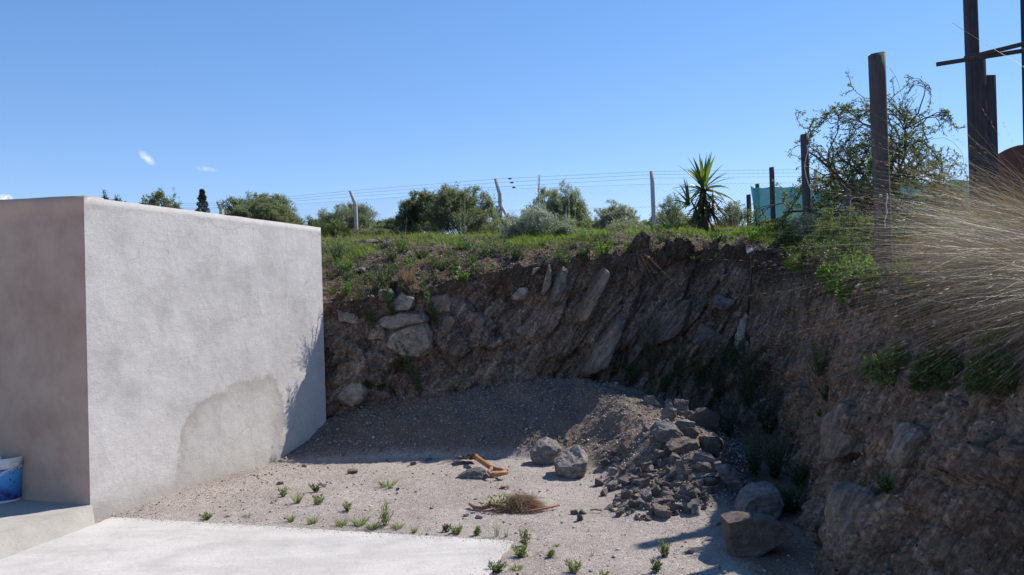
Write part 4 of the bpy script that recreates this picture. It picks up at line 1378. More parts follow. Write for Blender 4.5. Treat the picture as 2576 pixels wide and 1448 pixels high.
# ---- sticks beside the weed heap
st1 = [gp(1181, 1268, .03), gp(1192, 1276, .02), gp(1208, 1279, .02), gp(1224, 1276, .025), gp(1234, 1268, .05), gp(1246, 1271, .03), gp(1262, 1278, .02)]
mb = MB(); mb.tube(st1, [.012, .016, .017, .018, .026, .022, .012], 8)
mb.tube([gp(1234, 1268, .06), gp(1231, 1260, .085)], [.018, .008], 6)
tag(mb.build('stick', M['stick'], smooth=True), 'thick crooked reddish stick poking left out of the uprooted weed heap', 'stick')
mb = MB(); mb.tube([gp(1315, 1290, .015), gp(1345, 1284, .02), gp(1375, 1279, .02), gp(1407, 1271, .03)], [.007, .009, .009, .010], 7)
tag(mb.build('stick', M['stick'], smooth=True), 'thin straight reddish stick to the right of the uprooted weed heap', 'stick')
mb = MB(); mb.tube([gp(1173, 1284, .01), gp(1200, 1282, .02), gp(1222, 1287, .015), gp(1250, 1292, .01)], [.003, .005, .005, .003], 6)
tag(mb.build('twig', M['stick'], smooth=True), 'thin twig on the gravel just below the crooked stick', 'twig')
mb = MB(); mb.tube([gp(1485, 1284, .02), gp(1500, 1282, .03), gp(1515, 1285, .02)], [.006, .008, .006], 6)
tag(mb.build('twig', M['stick'], smooth=True), 'short reddish twig right of the three dark stones', 'twig')
for i, (a, b, w, lb) in enumerate(((1172, 1297, 16, 'bluish white plaster flake in front of the weed heap'), (1204, 1301, 22, 'largest pale plaster flake in front of the weed heap'), (1190, 1290, 12, 'small white plaster chip under the crooked stick'),
                                   (812, 1222, 20, 'white crumpled scrap beside the small weed near the wall'))):
    put_rock('plaster_flake', a, b, w, w * .45, lb, M['plaster_blob'], 400 + i, cat='flake', levels=1)

# ---- hose and mortar on the back cut
fit = hit(1889, 634)[0]
hp = [hit(1886, 642), hit(1889, 660), hit(1889, 700), hit(1885, 740), hit(1880, 790)]
hp = [p + Vector((-.02, -.07, .0)) for p, n in hp]
fy = min(p.y for p in hp)
pts_ = [at(1884, 640, fy - .02), at(1887, 646, fy - .06), at(1889, 662, fy - .08), at(1889, 700, fy - .05), at(1886, 740, fy - .03), at(1881, 792, fy + .02)]
hs = empty('hose', pts_[0], 'black hose hanging from a white pipe end down the corner of the cut', 'hose')
mb = MB(); mb.tube([tuple(p - pts_[0]) for p in pts_], .014, 8); mb.build('tube', M['black_hose'], hs, smooth=True)
mb = MB(); q = pts_[0]
mb.tube([(-.01, .02, .02), (.0, -.0, .035), (.035, -.01, .05), (.06, .10, .07), (.08, .4, .05)], [.02, .022, .02, .018, .018], 10)
mb.build('pipe_end', M['white_plastic'], hs, smooth=True)
def mortar():
    cen = [(1874, 796, 9), (1868, 812, 11), (1863, 830, 13), (1859, 850, 15), (1857, 868, 14), (1862, 886, 9)]
    c0, _ = hit(1862, 845)
    bm = bmesh.new()
    for (a, b, w) in cen + [(1874, 866, 9), (1876, 882, 7)]:
        p, n = hit(a, b)
        if p is None: continue
        p = Vector((p.x, min(p.y, c0.y + .06), p.z)) if False else at(a, b, c0.y + (.03 if a > 1870 else 0))
        r = w / FPX * p.y * .92
        ret = bmesh.ops.create_icosphere(bm, subdivisions=3, radius=r, matrix=Matrix.Translation(p - c0) @ Matrix.Diagonal((1, .5, 1.25, 1)))
    me = bpy.data.meshes.new('m'); bm.to_mesh(me); bm.free()
    o = bpy.data.objects.new('mortar_strip', me); COL.objects.link(o); o.location = c0 + Vector((0, -.05, 0))
    me.materials.append(M['plaster_blob'])
    r = o.modifiers.new('r', 'REMESH'); r.mode = 'VOXEL'; r.voxel_size = .012; r.use_smooth_shade = True
    sm = o.modifiers.new('s', 'SMOOTH'); sm.iterations = 4
    tx = bpy.data.textures.new('cl', 'CLOUDS'); tx.noise_scale = .05
    d = o.modifiers.new('d', 'DISPLACE'); d.texture = tx; d.strength = .022
    tag(o, 'pale strip of hardened mortar forked at the bottom, stuck below the hose', 'mortar')
mortar()


# ================================================================== PLANTS AND FENCES
def unit(a):
    return a / (np.linalg.norm(a, axis=-1, keepdims=True) + 1e-9)


def leaves(mb, P, D, L, W, g):
    """diamond leaves at P pointing along D"""
    P = np.asarray(P, float); D = unit(np.asarray(D, float)); n = len(P)
    if n == 0: return
    L = np.broadcast_to(L, (n,))[:, None]; W = np.broadcast_to(W, (n,))[:, None]
    S = unit(np.cross(D, g.normal(0, 1, (n, 3))))
    N = np.cross(D, S)
    V = np.stack([P, P + D * L * .45 + S * W * .5 + N * L * .06, P + D * L, P + D * L * .45 - S * W * .5 + N * L * .06], 1)
    mb.add(V.reshape(-1, 3), f4=np.arange(n * 4).reshape(-1, 4))


def blades(mb, B, D, L, W, bend, g, segs=3, taper=1.0, kink=0.0):
    """curved grass blades: start B, start direction D, bend vector added with t squared"""
    B = np.asarray(B, float); n = len(B)
    if n == 0: return
    D = unit(np.asarray(D, float)); L = np.broadcast_to(L, (n,)).astype(float); W = np.broadcast_to(W, (n,)).astype(float)
    bend = np.broadcast_to(bend, (n, 3))
    S = unit(np.cross(D, g.normal(0, 1, (n, 3))))
    rows = []
    KV = np.cross(D, g.normal(0, 1, (n, 3))); KF = g.uniform(.6, 2.2, n); KP = g.uniform(0, 6.28, n)
    for i in range(segs + 1):
        t = i / segs
        p = B + (KV * (kink * t * L * np.sin(KP + KF * 6.28 * t))[:, None] if kink else 0) + D * (L * t)[:, None] + bend * (L * t * t)[:, None]
        w = W * (1 - taper * t ** 1.5) * .5
        if i < segs: rows += [p - S * w[:, None], p + S * w[:, None]]
        else: rows += [p]
    V = np.stack(rows, 1)
    m = V.shape[1]
    idx = (np.arange(n) * m)[:, None]
    F4 = [np.stack([idx[:, 0] + 2 * i, idx[:, 0] + 2 * i + 1, idx[:, 0] + 2 * i + 3, idx[:, 0] + 2 * i + 2], 1) for i in range(segs - 1)]
    F3 = np.stack([idx[:, 0] + 2 * segs - 2, idx[:, 0] + 2 * segs - 1, idx[:, 0] + 2 * segs], 1)
    mb.add(V.reshape(-1, 3), f3=F3, f4=np.vstack(F4) if F4 else None)


def skeleton(rr, mains=6, levels=3, spread=50, kids=(5, 4), shrink=.55, wig=.25, up=.12, spiral=False, trunk=0):
    """returns branches as (points, level); unit size, rooted at the origin"""
    out = []

    def grow(p, d, L, lev):
        n = 6 if lev < 2 else 4
        pts = [p.copy()]
        for i in range(n):
            d = (d + Vector((rr.gauss(0, wig), rr.gauss(0, wig), rr.gauss(0, wig) + up))).normalized()
            p = p + d * (L / n); pts.append(p.copy())
        out.append((pts, lev))
        if lev + 1 < levels:
            for k in range(kids[min(lev, len(kids) - 1)]):
                i = rr.randint(1 if lev else 2, n)
                b = pts[i]; dd = (pts[i] - pts[i - 1]).normalized()
                ax = dd.cross(Vector((rr.gauss(0, 1), rr.gauss(0, 1), rr.gauss(0, 1)))).normalized()
                nd = (Matrix.Rotation(R(rr.uniform(28, 72)), 3, ax) @ dd)
                grow(b, nd, L * shrink * rr.uniform(.7, 1.25), lev + 1)
    base = Vector((0, 0, 0))
    if trunk:
        tp = [Vector((0, 0, 0))]
        for i in range(4):
            tp.append(tp[-1] + Vector((rr.gauss(0, .02), rr.gauss(0, .02), trunk / 4)))
        out.append((tp, 0)); base = tp[-1]
    for m in range(mains):
        a = 2 * math.pi * (m + rr.random() * .8) / mains
        el = R(90 - rr.uniform(.15, 1) * spread)
        grow(base.copy(), Vector((math.cos(a) * math.cos(el), math.sin(a) * math.cos(el), math.sin(el))), rr.uniform(.7, 1.0), 0)
    return out


def shrub(name, label, cat, px, pt, w, D, mat, seed, group=None, leaf=(.03, .010), density=26, mains=7, levels=3, spread=60, kids=(6, 5),
          depth=None, wig=.22, up=.1, bark='bark', rad=.012, trunk=0, parts=('branches', 'foliage'), pb=None, base=None, hmin=.25, clump=1.0, leafdir=.7, bottom=0.0, loose=.42):
    """px,pt = photo column and row of the top; w = photo width; D = distance"""
    g = np.random.default_rng(seed); rr = random.Random(seed)
    q = at(px, pt, D)
    if base is not None: bx, by, bz = base
    else:
        bx, by = q.x, D; bz = zt(bx, by)[0] - .03
        if pb is not None: bz = at(px, pb, D).z
    H = max(hmin, q.z - bz); W = w / FPX * D
    br = skeleton(rr, mains, levels, spread, kids, wig=wig, up=up, trunk=trunk)
    A = np.array([tuple(p) for pts, l in br for p in pts])
    lo = np.percentile(A, 1.0, axis=0); hi = np.percentile(A, 99.0, axis=0); hi[2] = np.percentile(A[:, 2], 97.5)
    c = (lo + hi) / 2
    sx = W / (hi[0] - lo[0]); sy = (depth or W * .9) / (hi[1] - lo[1]); sz = H / max(hi[2], .1)
    S = np.array([sx, sy, sz])
    root = empty(name, (bx, by, bz), label, cat, group)
    mb = MB(); lf = MB()
    LP, LDr = [], []
    off = np.array([c[0] * sx * .6, c[1] * sy * .6, 0])
    for pts, lev in br:
        P = np.array([tuple(p) for p in pts]) * S - off * np.clip(np.array([[p.z] for p in pts]) * 2, 0, 1)
        q3 = np.sqrt((P[:, 0] / (W / 2)) ** 2 + (P[:, 1] / ((depth or W * .9) / 2)) ** 2 + (P[:, 2] / H) ** 2)
        lim = np.array([.80 + .30 * noise.noise((p_[0] / W * 4.5 + seed, p_[1] / W * 4.5, p_[2] / H * 2.6)) for p_ in P])
        P = P * np.where(q3 > lim, (lim + loose * np.tanh((q3 - lim) / .7)) / np.maximum(q3, .01), 1)[:, None]
        P[:, 2] = np.maximum(P[:, 2], bottom)
        r0 = rad * (1.0, .5, .26, .2)[min(lev, 3)]
        mb.tube(P, np.linspace(r0, r0 * .4, len(P)), 5 if lev == 0 else 3, caps=False)
        if lev >= levels - 2 or levels == 1:
            n = int(density * (1.3 if lev == levels - 1 else .6) * clump)
            t = g.uniform(.1 if lev else .3, 1, n) * (len(P) - 1)
            i = np.minimum(t.astype(int), len(P) - 2); f = (t - i)[:, None]
            q_ = P[i] * (1 - f) + P[i + 1] * f
            d_ = unit(P[i + 1] - P[i])
            LP.append(q_ + g.normal(0, leaf[0] * .35, q_.shape)); LDr.append(d_ * leafdir + g.normal(0, .5, q_.shape))
    LP = np.vstack(LP); LDr = np.vstack(LDr)
    leaves(lf, LP, LDr, leaf[0] * g.uniform(.6, 1.3, len(LP)), leaf[1] * g.uniform(.7, 1.3, len(LP)), g)
    mb.build(parts[0], M[bark], root, smooth=True)
    lf.build(parts[1], M[mat], root)
    return root


# ---- shrubs beyond and around the fence
GB = 'shrubs along the skyline behind the fence'
shrub('shrub', 'feathery green shrub rising above the right half of the wall top', 'shrub', 655, 490, 230, 26, 'dark_leaf', 1, GB, leaf=(.11, .018), density=50, mains=17, spread=80, pb=600)
shrub('shrub', 'dense green shrub behind the first fence post right of the wall', 'shrub', 870, 516, 175, 28.5, 'dark_leaf', 2, GB, leaf=(.12, .018), density=48, mains=17, spread=80, pb=620)
shrub('shrub', 'low green shrub between the first post and the large dark shrub', 'shrub', 985, 556, 130, 26, 'dark_leaf', 3, GB, leaf=(.09, .025), density=60, mains=9, pb=625)
shrub('shrub', 'largest dark green shrub, left of the braced fence post', 'shrub', 1152, 470, 215, 19.5, 'dark_leaf', 4, GB, leaf=(.085, .012), density=30, mains=20, spread=80, pb=610, kids=(7, 5))
shrub('shrub', 'dark sprawling shrub arm reaching left of the largest dark shrub', 'shrub', 1052, 486, 130, 20.5, 'dark_leaf', 5, GB, leaf=(.08, .02), density=60, mains=11, pb=610, spread=75)
shrub('shrub', 'silvery rounded shrub right of the braced fence post', 'shrub', 1400, 470, 170, 21, 'silver_leaf', 6, GB, leaf=(.08, .014), density=34, mains=16, spread=80, pb=600)
shrub('shrub', 'small grey shrub midway between two fence posts', 'shrub', 1545, 516, 125, 23.5, 'silver_leaf', 7, GB, leaf=(.07, .018), density=34, mains=13, pb=600)
shrub('shrub', 'thin pale shrub between the straight fence post and the spiky plant', 'shrub', 1685, 486, 70, 18.5, 'silver_leaf', 8, GB, leaf=(.045, .012), density=12, mains=6, pb=590, spread=35)
shrub('shrub', 'low grey-green shrub just behind the straight fence post', 'shrub', 1670, 520, 120, 24, 'olive_leaf', 9, GB, leaf=(.06, .016), density=22, mains=8, pb=600)
shrub('shrub', 'grey twiggy shrub right of the spiky plant', 'shrub', 1850, 503, 85, 19, 'silver_leaf', 10, GB, leaf=(.045, .012), density=16, mains=8, pb=590)
shrub('shrub', 'yellowish tree top peeping over the middle of the wall', 'shrub', 395, 474, 90, 32, 'yellow_leaf', 11, GB, leaf=(.10, .035), density=12, mains=8, pb=600, spread=40)
shrub('shrub', 'twiggy grey shrub right of the yellowish tree top', 'shrub', 432, 488, 60, 33, 'olive_leaf', 12, GB, leaf=(.08, .02), density=10, mains=6, pb=600, spread=45)
shrub('shrub', 'leftmost tiny tree top over the wall', 'shrub', 266, 483, 26, 40, 'conifer', 13, GB, leaf=(.10, .03), density=16, mains=5, pb=600, spread=25)
shrub('shrub', 'second tiny spiky tree top over the wall', 'shrub', 298, 484, 30, 40, 'conifer', 14, GB, leaf=(.14, .03), density=12, mains=5, pb=600, spread=25)
shrub('shrub', 'low shrub under the bent fence post left of centre', 'shrub', 1010, 575, 150, 21, 'dark_leaf', 16, GB, leaf=(.05, .016), density=30, mains=9, pb=625)
shrub('shrub', 'low mixed bush at the foot of the braced fence post', 'shrub', 1270, 540, 100, 20, 'olive_leaf', 17, GB, leaf=(.05, .016), density=26, mains=8, pb=610)
shrub('shrub', 'low bush at the base of the silvery rounded shrub', 'shrub', 1440, 545, 160, 19.5, 'olive_leaf', 18, GB, leaf=(.05, .014), density=26, mains=9, pb=610)
shrub('shrub', 'low grey bush on the plateau edge left of the straight post', 'shrub', 1575, 556, 130, 18, 'silver_leaf', 19, GB, leaf=(.04, .012), density=22, mains=8, pb=600)


for i, (px, pt, w, D, m, lb) in enumerate(((930, 575, 120, 25, 'dark_leaf', 'low scrub right of the first fence post'), (1215, 560, 110, 22, 'olive_leaf', 'low scrub left of the braced post'),
        (1330, 560, 120, 23, 'silver_leaf', 'low pale scrub right of the braced post'), (1480, 552, 110, 24, 'silver_leaf', 'low pale scrub between the silvery shrub and the small grey shrub'),
        (1615, 560, 110, 24, 'olive_leaf', 'low scrub left of the straight post foot'), (1720, 545, 110, 21, 'olive_leaf', 'low scrub behind the spiky plant on its left'),
        (1820, 550, 120, 21, 'silver_leaf', 'low pale scrub behind the spiky plant on its right'), (1900, 560, 90, 19, 'silver_leaf', 'low pale scrub under the shortest dark post'),
        (720, 540, 150, 27, 'dark_leaf', 'low scrub sloping down behind the wall top at its right end'), (820, 555, 120, 27, 'olive_leaf', 'low scrub just right of the wall end'))):
    shrub('shrub', lb, 'shrub', px, pt, w, D, m, 120 + i, GB, leaf=(.07, .014), density=30, mains=11, spread=78, pb=620)


def conifer(px, pt, w, D, seed):
    g = np.random.default_rng(seed)
    top = at(px, pt, D); z0 = top.z - 2.4
    root = empty('conifer', (top.x, D, z0), 'small dark conifer tip standing above the wall', 'tree')
    mb = MB(); mb.tube([(0, 0, 0), (0, 0, 2.4)], [.05, .008], 6); mb.build('trunk', M['bark'], root)
    lf = MB(); P, Dd = [], []
    W = w / FPX * D / 2
    for i in range(2600):
        h = g.uniform(0, 1); a = g.uniform(0, 6.28); r = W * (1 - h) ** .7 * (.85 + .35 * math.sin(h * 40 + a * 2)) * math.sqrt(g.uniform(.05, 1)) * 1.15
        P.append((r * math.cos(a), r * math.sin(a), .6 + 1.8 * h)); Dd.append((math.cos(a), math.sin(a), .7))
    leaves(lf, P, np.array(Dd) + g.normal(0, .3, (len(P), 3)), .12, .035, g)
    lf.build('crown', M['conifer'], root)


conifer(508, 480, 36, 36, 5)

# ---- the thorny tree behind the tall post
shrub('thorny_tree', 'open thorny tree with arching leafy twigs behind the tall square post', 'tree', 2160, 222, 515, 11.5, 'olive_leaf', 23, None, loose=.40, leaf=(.040, .016), density=15,
      mains=13, levels=4, spread=82, kids=(6, 5, 3), wig=.28, up=.03, rad=.03, parts=('branches', 'crown'), pb=600, depth=2.4, trunk=.12, clump=.9)
shrub('shrub', 'dense brownish-green undergrowth at the foot of the thorny tree', 'shrub', 2190, 430, 330, 11.0, 'olive_leaf', 24, None, leaf=(.03, .012), density=14, mains=14, levels=3, spread=80, kids=(7, 6), pb=620, depth=1.6)
shrub('shrub', 'bare twiggy shrub with few leaves between the thorny tree and the board column', 'shrub', 2370, 400, 140, 9.5, 'olive_leaf', 25, None, leaf=(.018, .008), density=4, mains=9, levels=3, spread=45, kids=(5, 4), pb=640, rad=.008)

# ---- weeds covering the right plateau edge
GW = 'leafy weeds covering the plateau between the spiky plant and the tall post'
for i, (px, pt, w, D, m, lb) in enumerate((
        (1960, 548, 130, 11.6, 'olive_leaf', 'hazy grey-green weed in front of the short dark posts'),
        (2040, 540, 150, 10.6, 'silver_leaf', 'pale feathery weed in front of the teal net'),
        (2110, 520, 150, 9.6, 'olive_leaf', 'grey-green weed left of the tall post'),
        (1990, 575, 120, 10.4, 'mid_leaf', 'green weed at the plateau edge above the pipe'),
        (2060, 600, 140, 9.4, 'mid_leaf', 'broad green weed hanging over the corner of the cut'),
        (2140, 590, 130, 8.4, 'mid_leaf', 'green weed just left of the tall post foot'),
        (2180, 540, 110, 8.6, 'olive_leaf', 'tall grey-green weed brushing the tall post'),
        (2290, 580, 130, 8.0, 'olive_leaf', 'grey-green weed right of the tall post'),
        (2300, 640, 150, 7.0, 'mid_leaf', 'low green weed right of the tall post foot'),
        (2400, 620, 170, 7.4, 'olive_leaf', 'weed in front of the board column'))):
    shrub('weed', lb, 'weed', px, pt, w, D, m, 40 + i, GW, leaf=(.020, .007), density=26, mains=12, levels=3, spread=62, kids=(6, 4), rad=.005, hmin=.3)
GV = 'bright green leafy creepers by the tall post'
for i, (px, py, w, h, D, lb) in enumerate(((2150, 640, 130, 70, 7.9, 'bright green creeper left of the tall post foot'), (2185, 690, 80, 80, 7.5, 'bright green creeper under the tall post foot'),
                                           (2090, 690, 70, 45, 8.0, 'small bright creeper on the shaded corner'), (2110, 720, 80, 40, 7.8, 'bright leafy twig dangling into the corner of the cut'),
                                           (2130, 745, 50, 40, 7.6, 'lowest bright green leaves below the tall post'), (2210, 410, 60, 60, 9.4, 'bright leaves climbing beside the tall post in the tree'))):
    hh_ = hit(px, py)[0]
    if hh_ is not None and i < 5: D = hh_.y - .12
    shrub('creeper', lb, 'creeper', px, py - h / 2, w, D, 'bright_leaf', 60 + i, GV, leaf=(.034, .018), density=12, mains=12, levels=2, spread=85, kids=(5,), rad=.003, pb=py + h / 2, hmin=.1)

# ---- silvery spires on the ridge
shrub('silvery_bush', 'silvery feathery bush on the ridge around the foot of the tall spires', 'shrub', 1345, 525, 190, 12.4, 'white_leaf', 91, None, leaf=(.05, .008), density=24, mains=15, levels=3, spread=52, kids=(6, 4), rad=.006, hmin=.4)
shrub('silvery_bush', 'low silvery weeds at the right foot of the feathery silvery bush', 'shrub', 1420, 580, 120, 12.2, 'silver_leaf', 92, None, leaf=(.04, .008), density=18, mains=10, levels=3, spread=60, kids=(5, 4), rad=.004, hmin=.2)
def spires(root_label, specs, D, mat='white_leaf', lsz=.075, seed=0, name='silvery_plant', group=None):
    g = np.random.default_rng(seed)
    px0 = specs[0][0]; b = at(px0, specs[0][2], D); z0 = zt(b.x, D)[0] - .03
    root = empty(name, (b.x, D, z0), root_label, 'plant', group)
    st = MB(); lf = MB(); P, Dd, L = [], [], []
    for (tx, ty, bxp) in [(s[0], s[1], s[3]) for s in specs]:
        t = at(tx, ty, D) - Vector((b.x, D, z0)); t.y = g.uniform(-.25, .25)
        s = Vector((bxp / FPX * D, g.uniform(-.1, .1), 0))
        pts = []
        for i in range(9):
            f = i / 8; p = s.lerp(t, f) + Vector((g.normal(0, .012), g.normal(0, .012), 0)); pts.append(p)
        st.tube(pts, np.linspace(.006, .002, 9), 4, caps=False)
        n = int(200 * max(.3, t.length))
        for k in range(n):
            f = g.uniform(.12, 1) ** .8; p = s.lerp(t, f); a = g.uniform(0, 6.28)
            out = Vector((math.cos(a), math.sin(a), .8 + f)); P.append(tuple(p)); Dd.append(tuple(out)); L.append(lsz * (1.2 - .7 * f))
    P = np.array(P); leaves(lf, P, np.array(Dd) + g.normal(0, .2, P.shape), np.array(L), np.array(L) * .13, g)
    st.build('stems', M['bark'], root); lf.build('foliage', M[mat], root)


spires('tall silvery plant with upright spires on the ridge right of centre', [(1355, 447, 640, 0), (1338, 520, 640, -30), (1300, 545, 640, -60), (1372, 530, 640, 20), (1395, 550, 640, 50), (1320, 570, 640, -90), (1410, 565, 640, 80), (1345, 560, 640, -10), (1290, 580, 640, -80), (1360, 580, 640, 30), (1385, 600, 640, 60), (1315, 600, 640, -50), (1270, 560, 640, -95), (1280, 600, 640, -110), (1430, 600, 640, 100), (1348, 500, 640, 5), (1362, 560, 640, 35), (1330, 590, 640, -20), (1400, 610, 640, 85)], 12.3, seed=3)
spires('thin silvery spire beside the silvery rounded shrub', [(1433, 482, 600, 0), (1425, 520, 600, -10), (1445, 530, 600, 12)], 15, lsz=.05, seed=4)
spires('thin silvery spire left of the braced fence post', [(1168, 466, 600, 0), (1160, 500, 600, -8)], 17, lsz=.045, seed=5)
spires('greyish stalk on the plateau left of the silvery plant', [(1022, 548, 640, 0)], 12.8, lsz=.02, seed=6)


# ---- spiky sword-leaved plant
def yucca():
    D = 12.6
    b = at(1768, 572, D); z0 = min(b.z, zt(b.x, D)[0] + .02); root = empty('spiky_plant', (b.x, D, z0 - .02), 'spiky sword-leaved plant with a skirt of dead leaves on the plateau edge', 'plant')
    g = np.random.default_rng(12)
    H = at(1775, 478, D).z - z0
    tr = MB(); tr.tube([(0, 0, 0), (.01, 0, H * .35), (.0, 0, H * .7), (.03, 0, H)], [.075, .07, .055, .05], 9); tr.build('trunk', M['bark'], root, smooth=True)
    hx = .035

    def strap(mb, p0, d0, L, W, droop, segs=7):
        d0 = Vector(d0).normalized(); side = d0.cross(Vector((0, 0, 1)) + Vector(g.normal(0, .25, 3))).normalized()
        vs = []; p = Vector(p0); d = d0.copy()
        for i in range(segs + 1):
            t = i / segs; w = W * (.55 + 1.6 * t * (1 - t)) * (1 - t ** 3) * .5
            nrm = side.cross(d)
            vs += [p - side * w + nrm * w * .35, p.copy(), p + side * w + nrm * w * .35]
            p = p + d * (L / segs); d = (d + Vector((0, 0, -droop / segs * (0.3 + 1.4 * t)))).normalized()
        f = []
        for i in range(segs):
            a = i * 3; f += [(a, a + 1, a + 4, a + 3), (a + 1, a + 2, a + 5, a + 4)]
        mb.add([tuple(v) for v in vs], f4=f)
    lv = MB()
    for i in range(46):
        a = i * 2.39996 + g.normal(0, .2); el = R(88 - 105 * (i / 46) ** .9 + g.normal(0, 7))
        d = (math.cos(a) * math.cos(el), math.sin(a) * math.cos(el), math.sin(el))
        strap(lv, (hx, 0, H + .05 * (1 - i / 46)), d, g.uniform(.38, .60), .060, .1 + 1.0 * (i / 46) + g.uniform(0, .5))
    for hx2, hz, n, k_ in ((-.20, H * .66, 15, 1.0), (.16, H * .45, 12, .8), (-.05, H * .35, 10, .9)):
        for i in range(n):
            a = i * 2.39996 + g.normal(0, .3); el = R(70 - 85 * (i / n) + g.normal(0, 8))
            strap(lv, (hx2, -.03, hz), (math.cos(a) * math.cos(el) * 1.1 - (.35 if hx2 < -.1 else 0), math.sin(a) * math.cos(el), math.sin(el)), g.uniform(.30, .55) * k_, .042, .7 + g.uniform(0, .6))
    lv.build('leaves', M['yucca'], root, smooth=True)
    dd = MB()
    for i in range(110):
        a = g.uniform(0, 6.28); el = R(g.uniform(-65, 0))
        strap(dd, (hx * .8 + .05 * math.cos(a), .05 * math.sin(a), H * g.uniform(.30, .98)), (math.cos(a) * math.cos(el), math.sin(a) * math.cos(el), math.sin(el)), g.uniform(.28, .5), .034, g.uniform(1.0, 2.2))
    dd.build('dead_leaves', M['yucca_dead'], root, smooth=True)


yucca()


# ---- grass: sampled over the bank's own faces
def sample_bank(n, cond, seed):
    g = np.random.default_rng(seed)
    me = bank.data; nf = len(me.polygons)
    ar = np.zeros(nf, np.float32); ce = np.zeros(nf * 3, np.float32)
    me.polygons.foreach_get('area', ar); me.polygons.foreach_get('center', ce); ce = ce.reshape(-1, 3)
    nn = np.zeros(nf * 3, np.float32); me.polygons.foreach_get('normal', nn); nn = nn.reshape(-1, 3)
    s_ = np.sign(nn[:, 2:3]); s_[s_ == 0] = 1
    nn = nn * s_
    w = ar * cond(ce, nn)
    w = w / w.sum()
    i = g.choice(nf, n, p=w)
    jit = np.sqrt(ar[i])[:, None] * g.uniform(-.5, .5, (n, 3)); jit[:, 2] = 0
    return ce[i] + jit, nn[i]


def nz2(c, s, o=0):
    return np.array([noise.noise((x * s, y * s, o)) for x, y in c[:, :2]])


def lipy(x):
    return np.interp(x, [-2.4, -1.2, 0, 1, 2, 3.2], [9.98, 10.12, 10.25, 10.3, 10.5, 10.5])


def c_turf(c, n):
    x, y, z = c.T
    ok = (n[:, 2] > .45) & (x > -3.2) & (y < 15) & (x < 8) & (y > 3.8) & (z > 1.3)
    back = (x < 3.3)
    e = y - lipy(x)
    w = np.where(back, np.clip((e - .45) / 1.3, .05, 1.0), .7)
    w = w * np.where(back & (x < 0), .5, 1.0)
    w = w / (1 + .012 * np.maximum(0, np.hypot(x, y) - 9) ** 2)
    patch = np.zeros(len(c)); idx = np.where(ok)[0]
    patch[idx] = np.clip(.55 + 1.5 * nz2(c[idx], .9, 3) + 1.2 * nz2(c[idx], 2.6, 5), .03, 1.8)
    return ok * w * patch


P_, N_ = sample_bank(100000, c_turf, 21)
g = np.random.default_rng(22)
hg = .03 + .05 * g.random(len(P_)) + .10 * g.random(len(P_)) ** 4 + .10 * np.clip(nz2(P_, 1.3, 9) + .2, 0, 1)
D_ = N_ * .5 + np.array([0, 0, .8]) + g.normal(0, .38, P_.shape)
mb = MB(); blades(mb, P_ - [0, 0, .008], D_, hg, .0065, np.array([[-.25, -.1, -.35]]), g, 2)
tag(mb.build('grass', M['grass']), 'short green turf on the slope above the cut', 'grass', kind='stuff')


P_, N_ = sample_bank(11000, c_turf, 25)
g = np.random.default_rng(26)
mb = MB(); blades(mb, P_ - [0, 0, .006], N_ * .4 + np.array([0, 0, .5]) + g.normal(0, .7, P_.shape), .05 + .12 * g.random(len(P_)) ** 2, .004, np.array([[-.2, -.1, -.5]]), g, 2)
tag(mb.build('dry_turf', M['straw']), 'dry straw litter mixed into the green turf above the cut', 'dry grass', kind='stuff')


def c_far(c, n):
    x, y, z = c.T
    return ((y > 12.5) & (y < 24) & (x > -8) & (x < 12)) * (n[:, 2] > .5) * 1.0


P_, N_ = sample_bank(20000, c_far, 31)
g = np.random.default_rng(32)
D_ = np.array([0, 0, 1.0]) + g.normal(0, .25, P_.shape)
mb = MB(); blades(mb, P_ - [0, 0, .02], D_, .05 + .14 * g.random(len(P_)), .010, np.array([[-.25, 0, -.15]]), g, 2)
tag(mb.build('meadow_grass', M['grass']), 'taller loose grass on the plateau behind the slope', 'grass', kind='stuff')
P_, N_ = sample_bank(3500, lambda c, n: ((c[:, 1] > 12) & (c[:, 1] < 20) & (c[:, 0] > -8) & (c[:, 0] < 8)) * 1.0, 33)
D_ = np.array([0, 0, 1.0]) + g.normal(0, .22, P_.shape)
mb = MB(); blades(mb, P_ - [0, 0, .02], D_, .10 + .26 * g.random(len(P_)) ** 2, .006, np.array([[-.3, 0, -.1]]), g, 2)
tag(mb.build('dry_meadow_grass', M['straw']), 'dry straw-coloured stalks among the plateau grass', 'grass', kind='stuff')


# ---- leafy tufts, one object each
def tuft(name, label, cat, p, w, h, mat, seed, group=None, n=60, leaf=None, up=1.0, wid=.010, n_vec=None, segs=3, droop=.5):
    g = np.random.default_rng(seed)
    root = p
    mb = MB()
    a = g.uniform(0, 6.28, n); r = np.sqrt(g.random(n)) * w * .22
    B = np.stack([r * np.cos(a), r * np.sin(a), np.full(n, -.01)], 1)
    D = np.stack([np.cos(a) * w * .75 * g.uniform(.2, 1, n), np.sin(a) * w * .6 * g.uniform(.2, 1, n), np.full(n, h * up)], 1)
    L = np.linalg.norm(D, axis=1) * g.uniform(.6, 1.05, n)
    if n_vec is not None: D = D + np.array(n_vec)[None] * h
    bend = np.stack([np.cos(a) * .3, np.sin(a) * .3, np.full(n, -.35)], 1) * droop
    blades(mb, B, D, L, wid * g.uniform(.6, 1.2, n), bend, g, segs)
    o = mb.build(name, M[mat]); o.location = root
    return tag(o, label, cat, group)


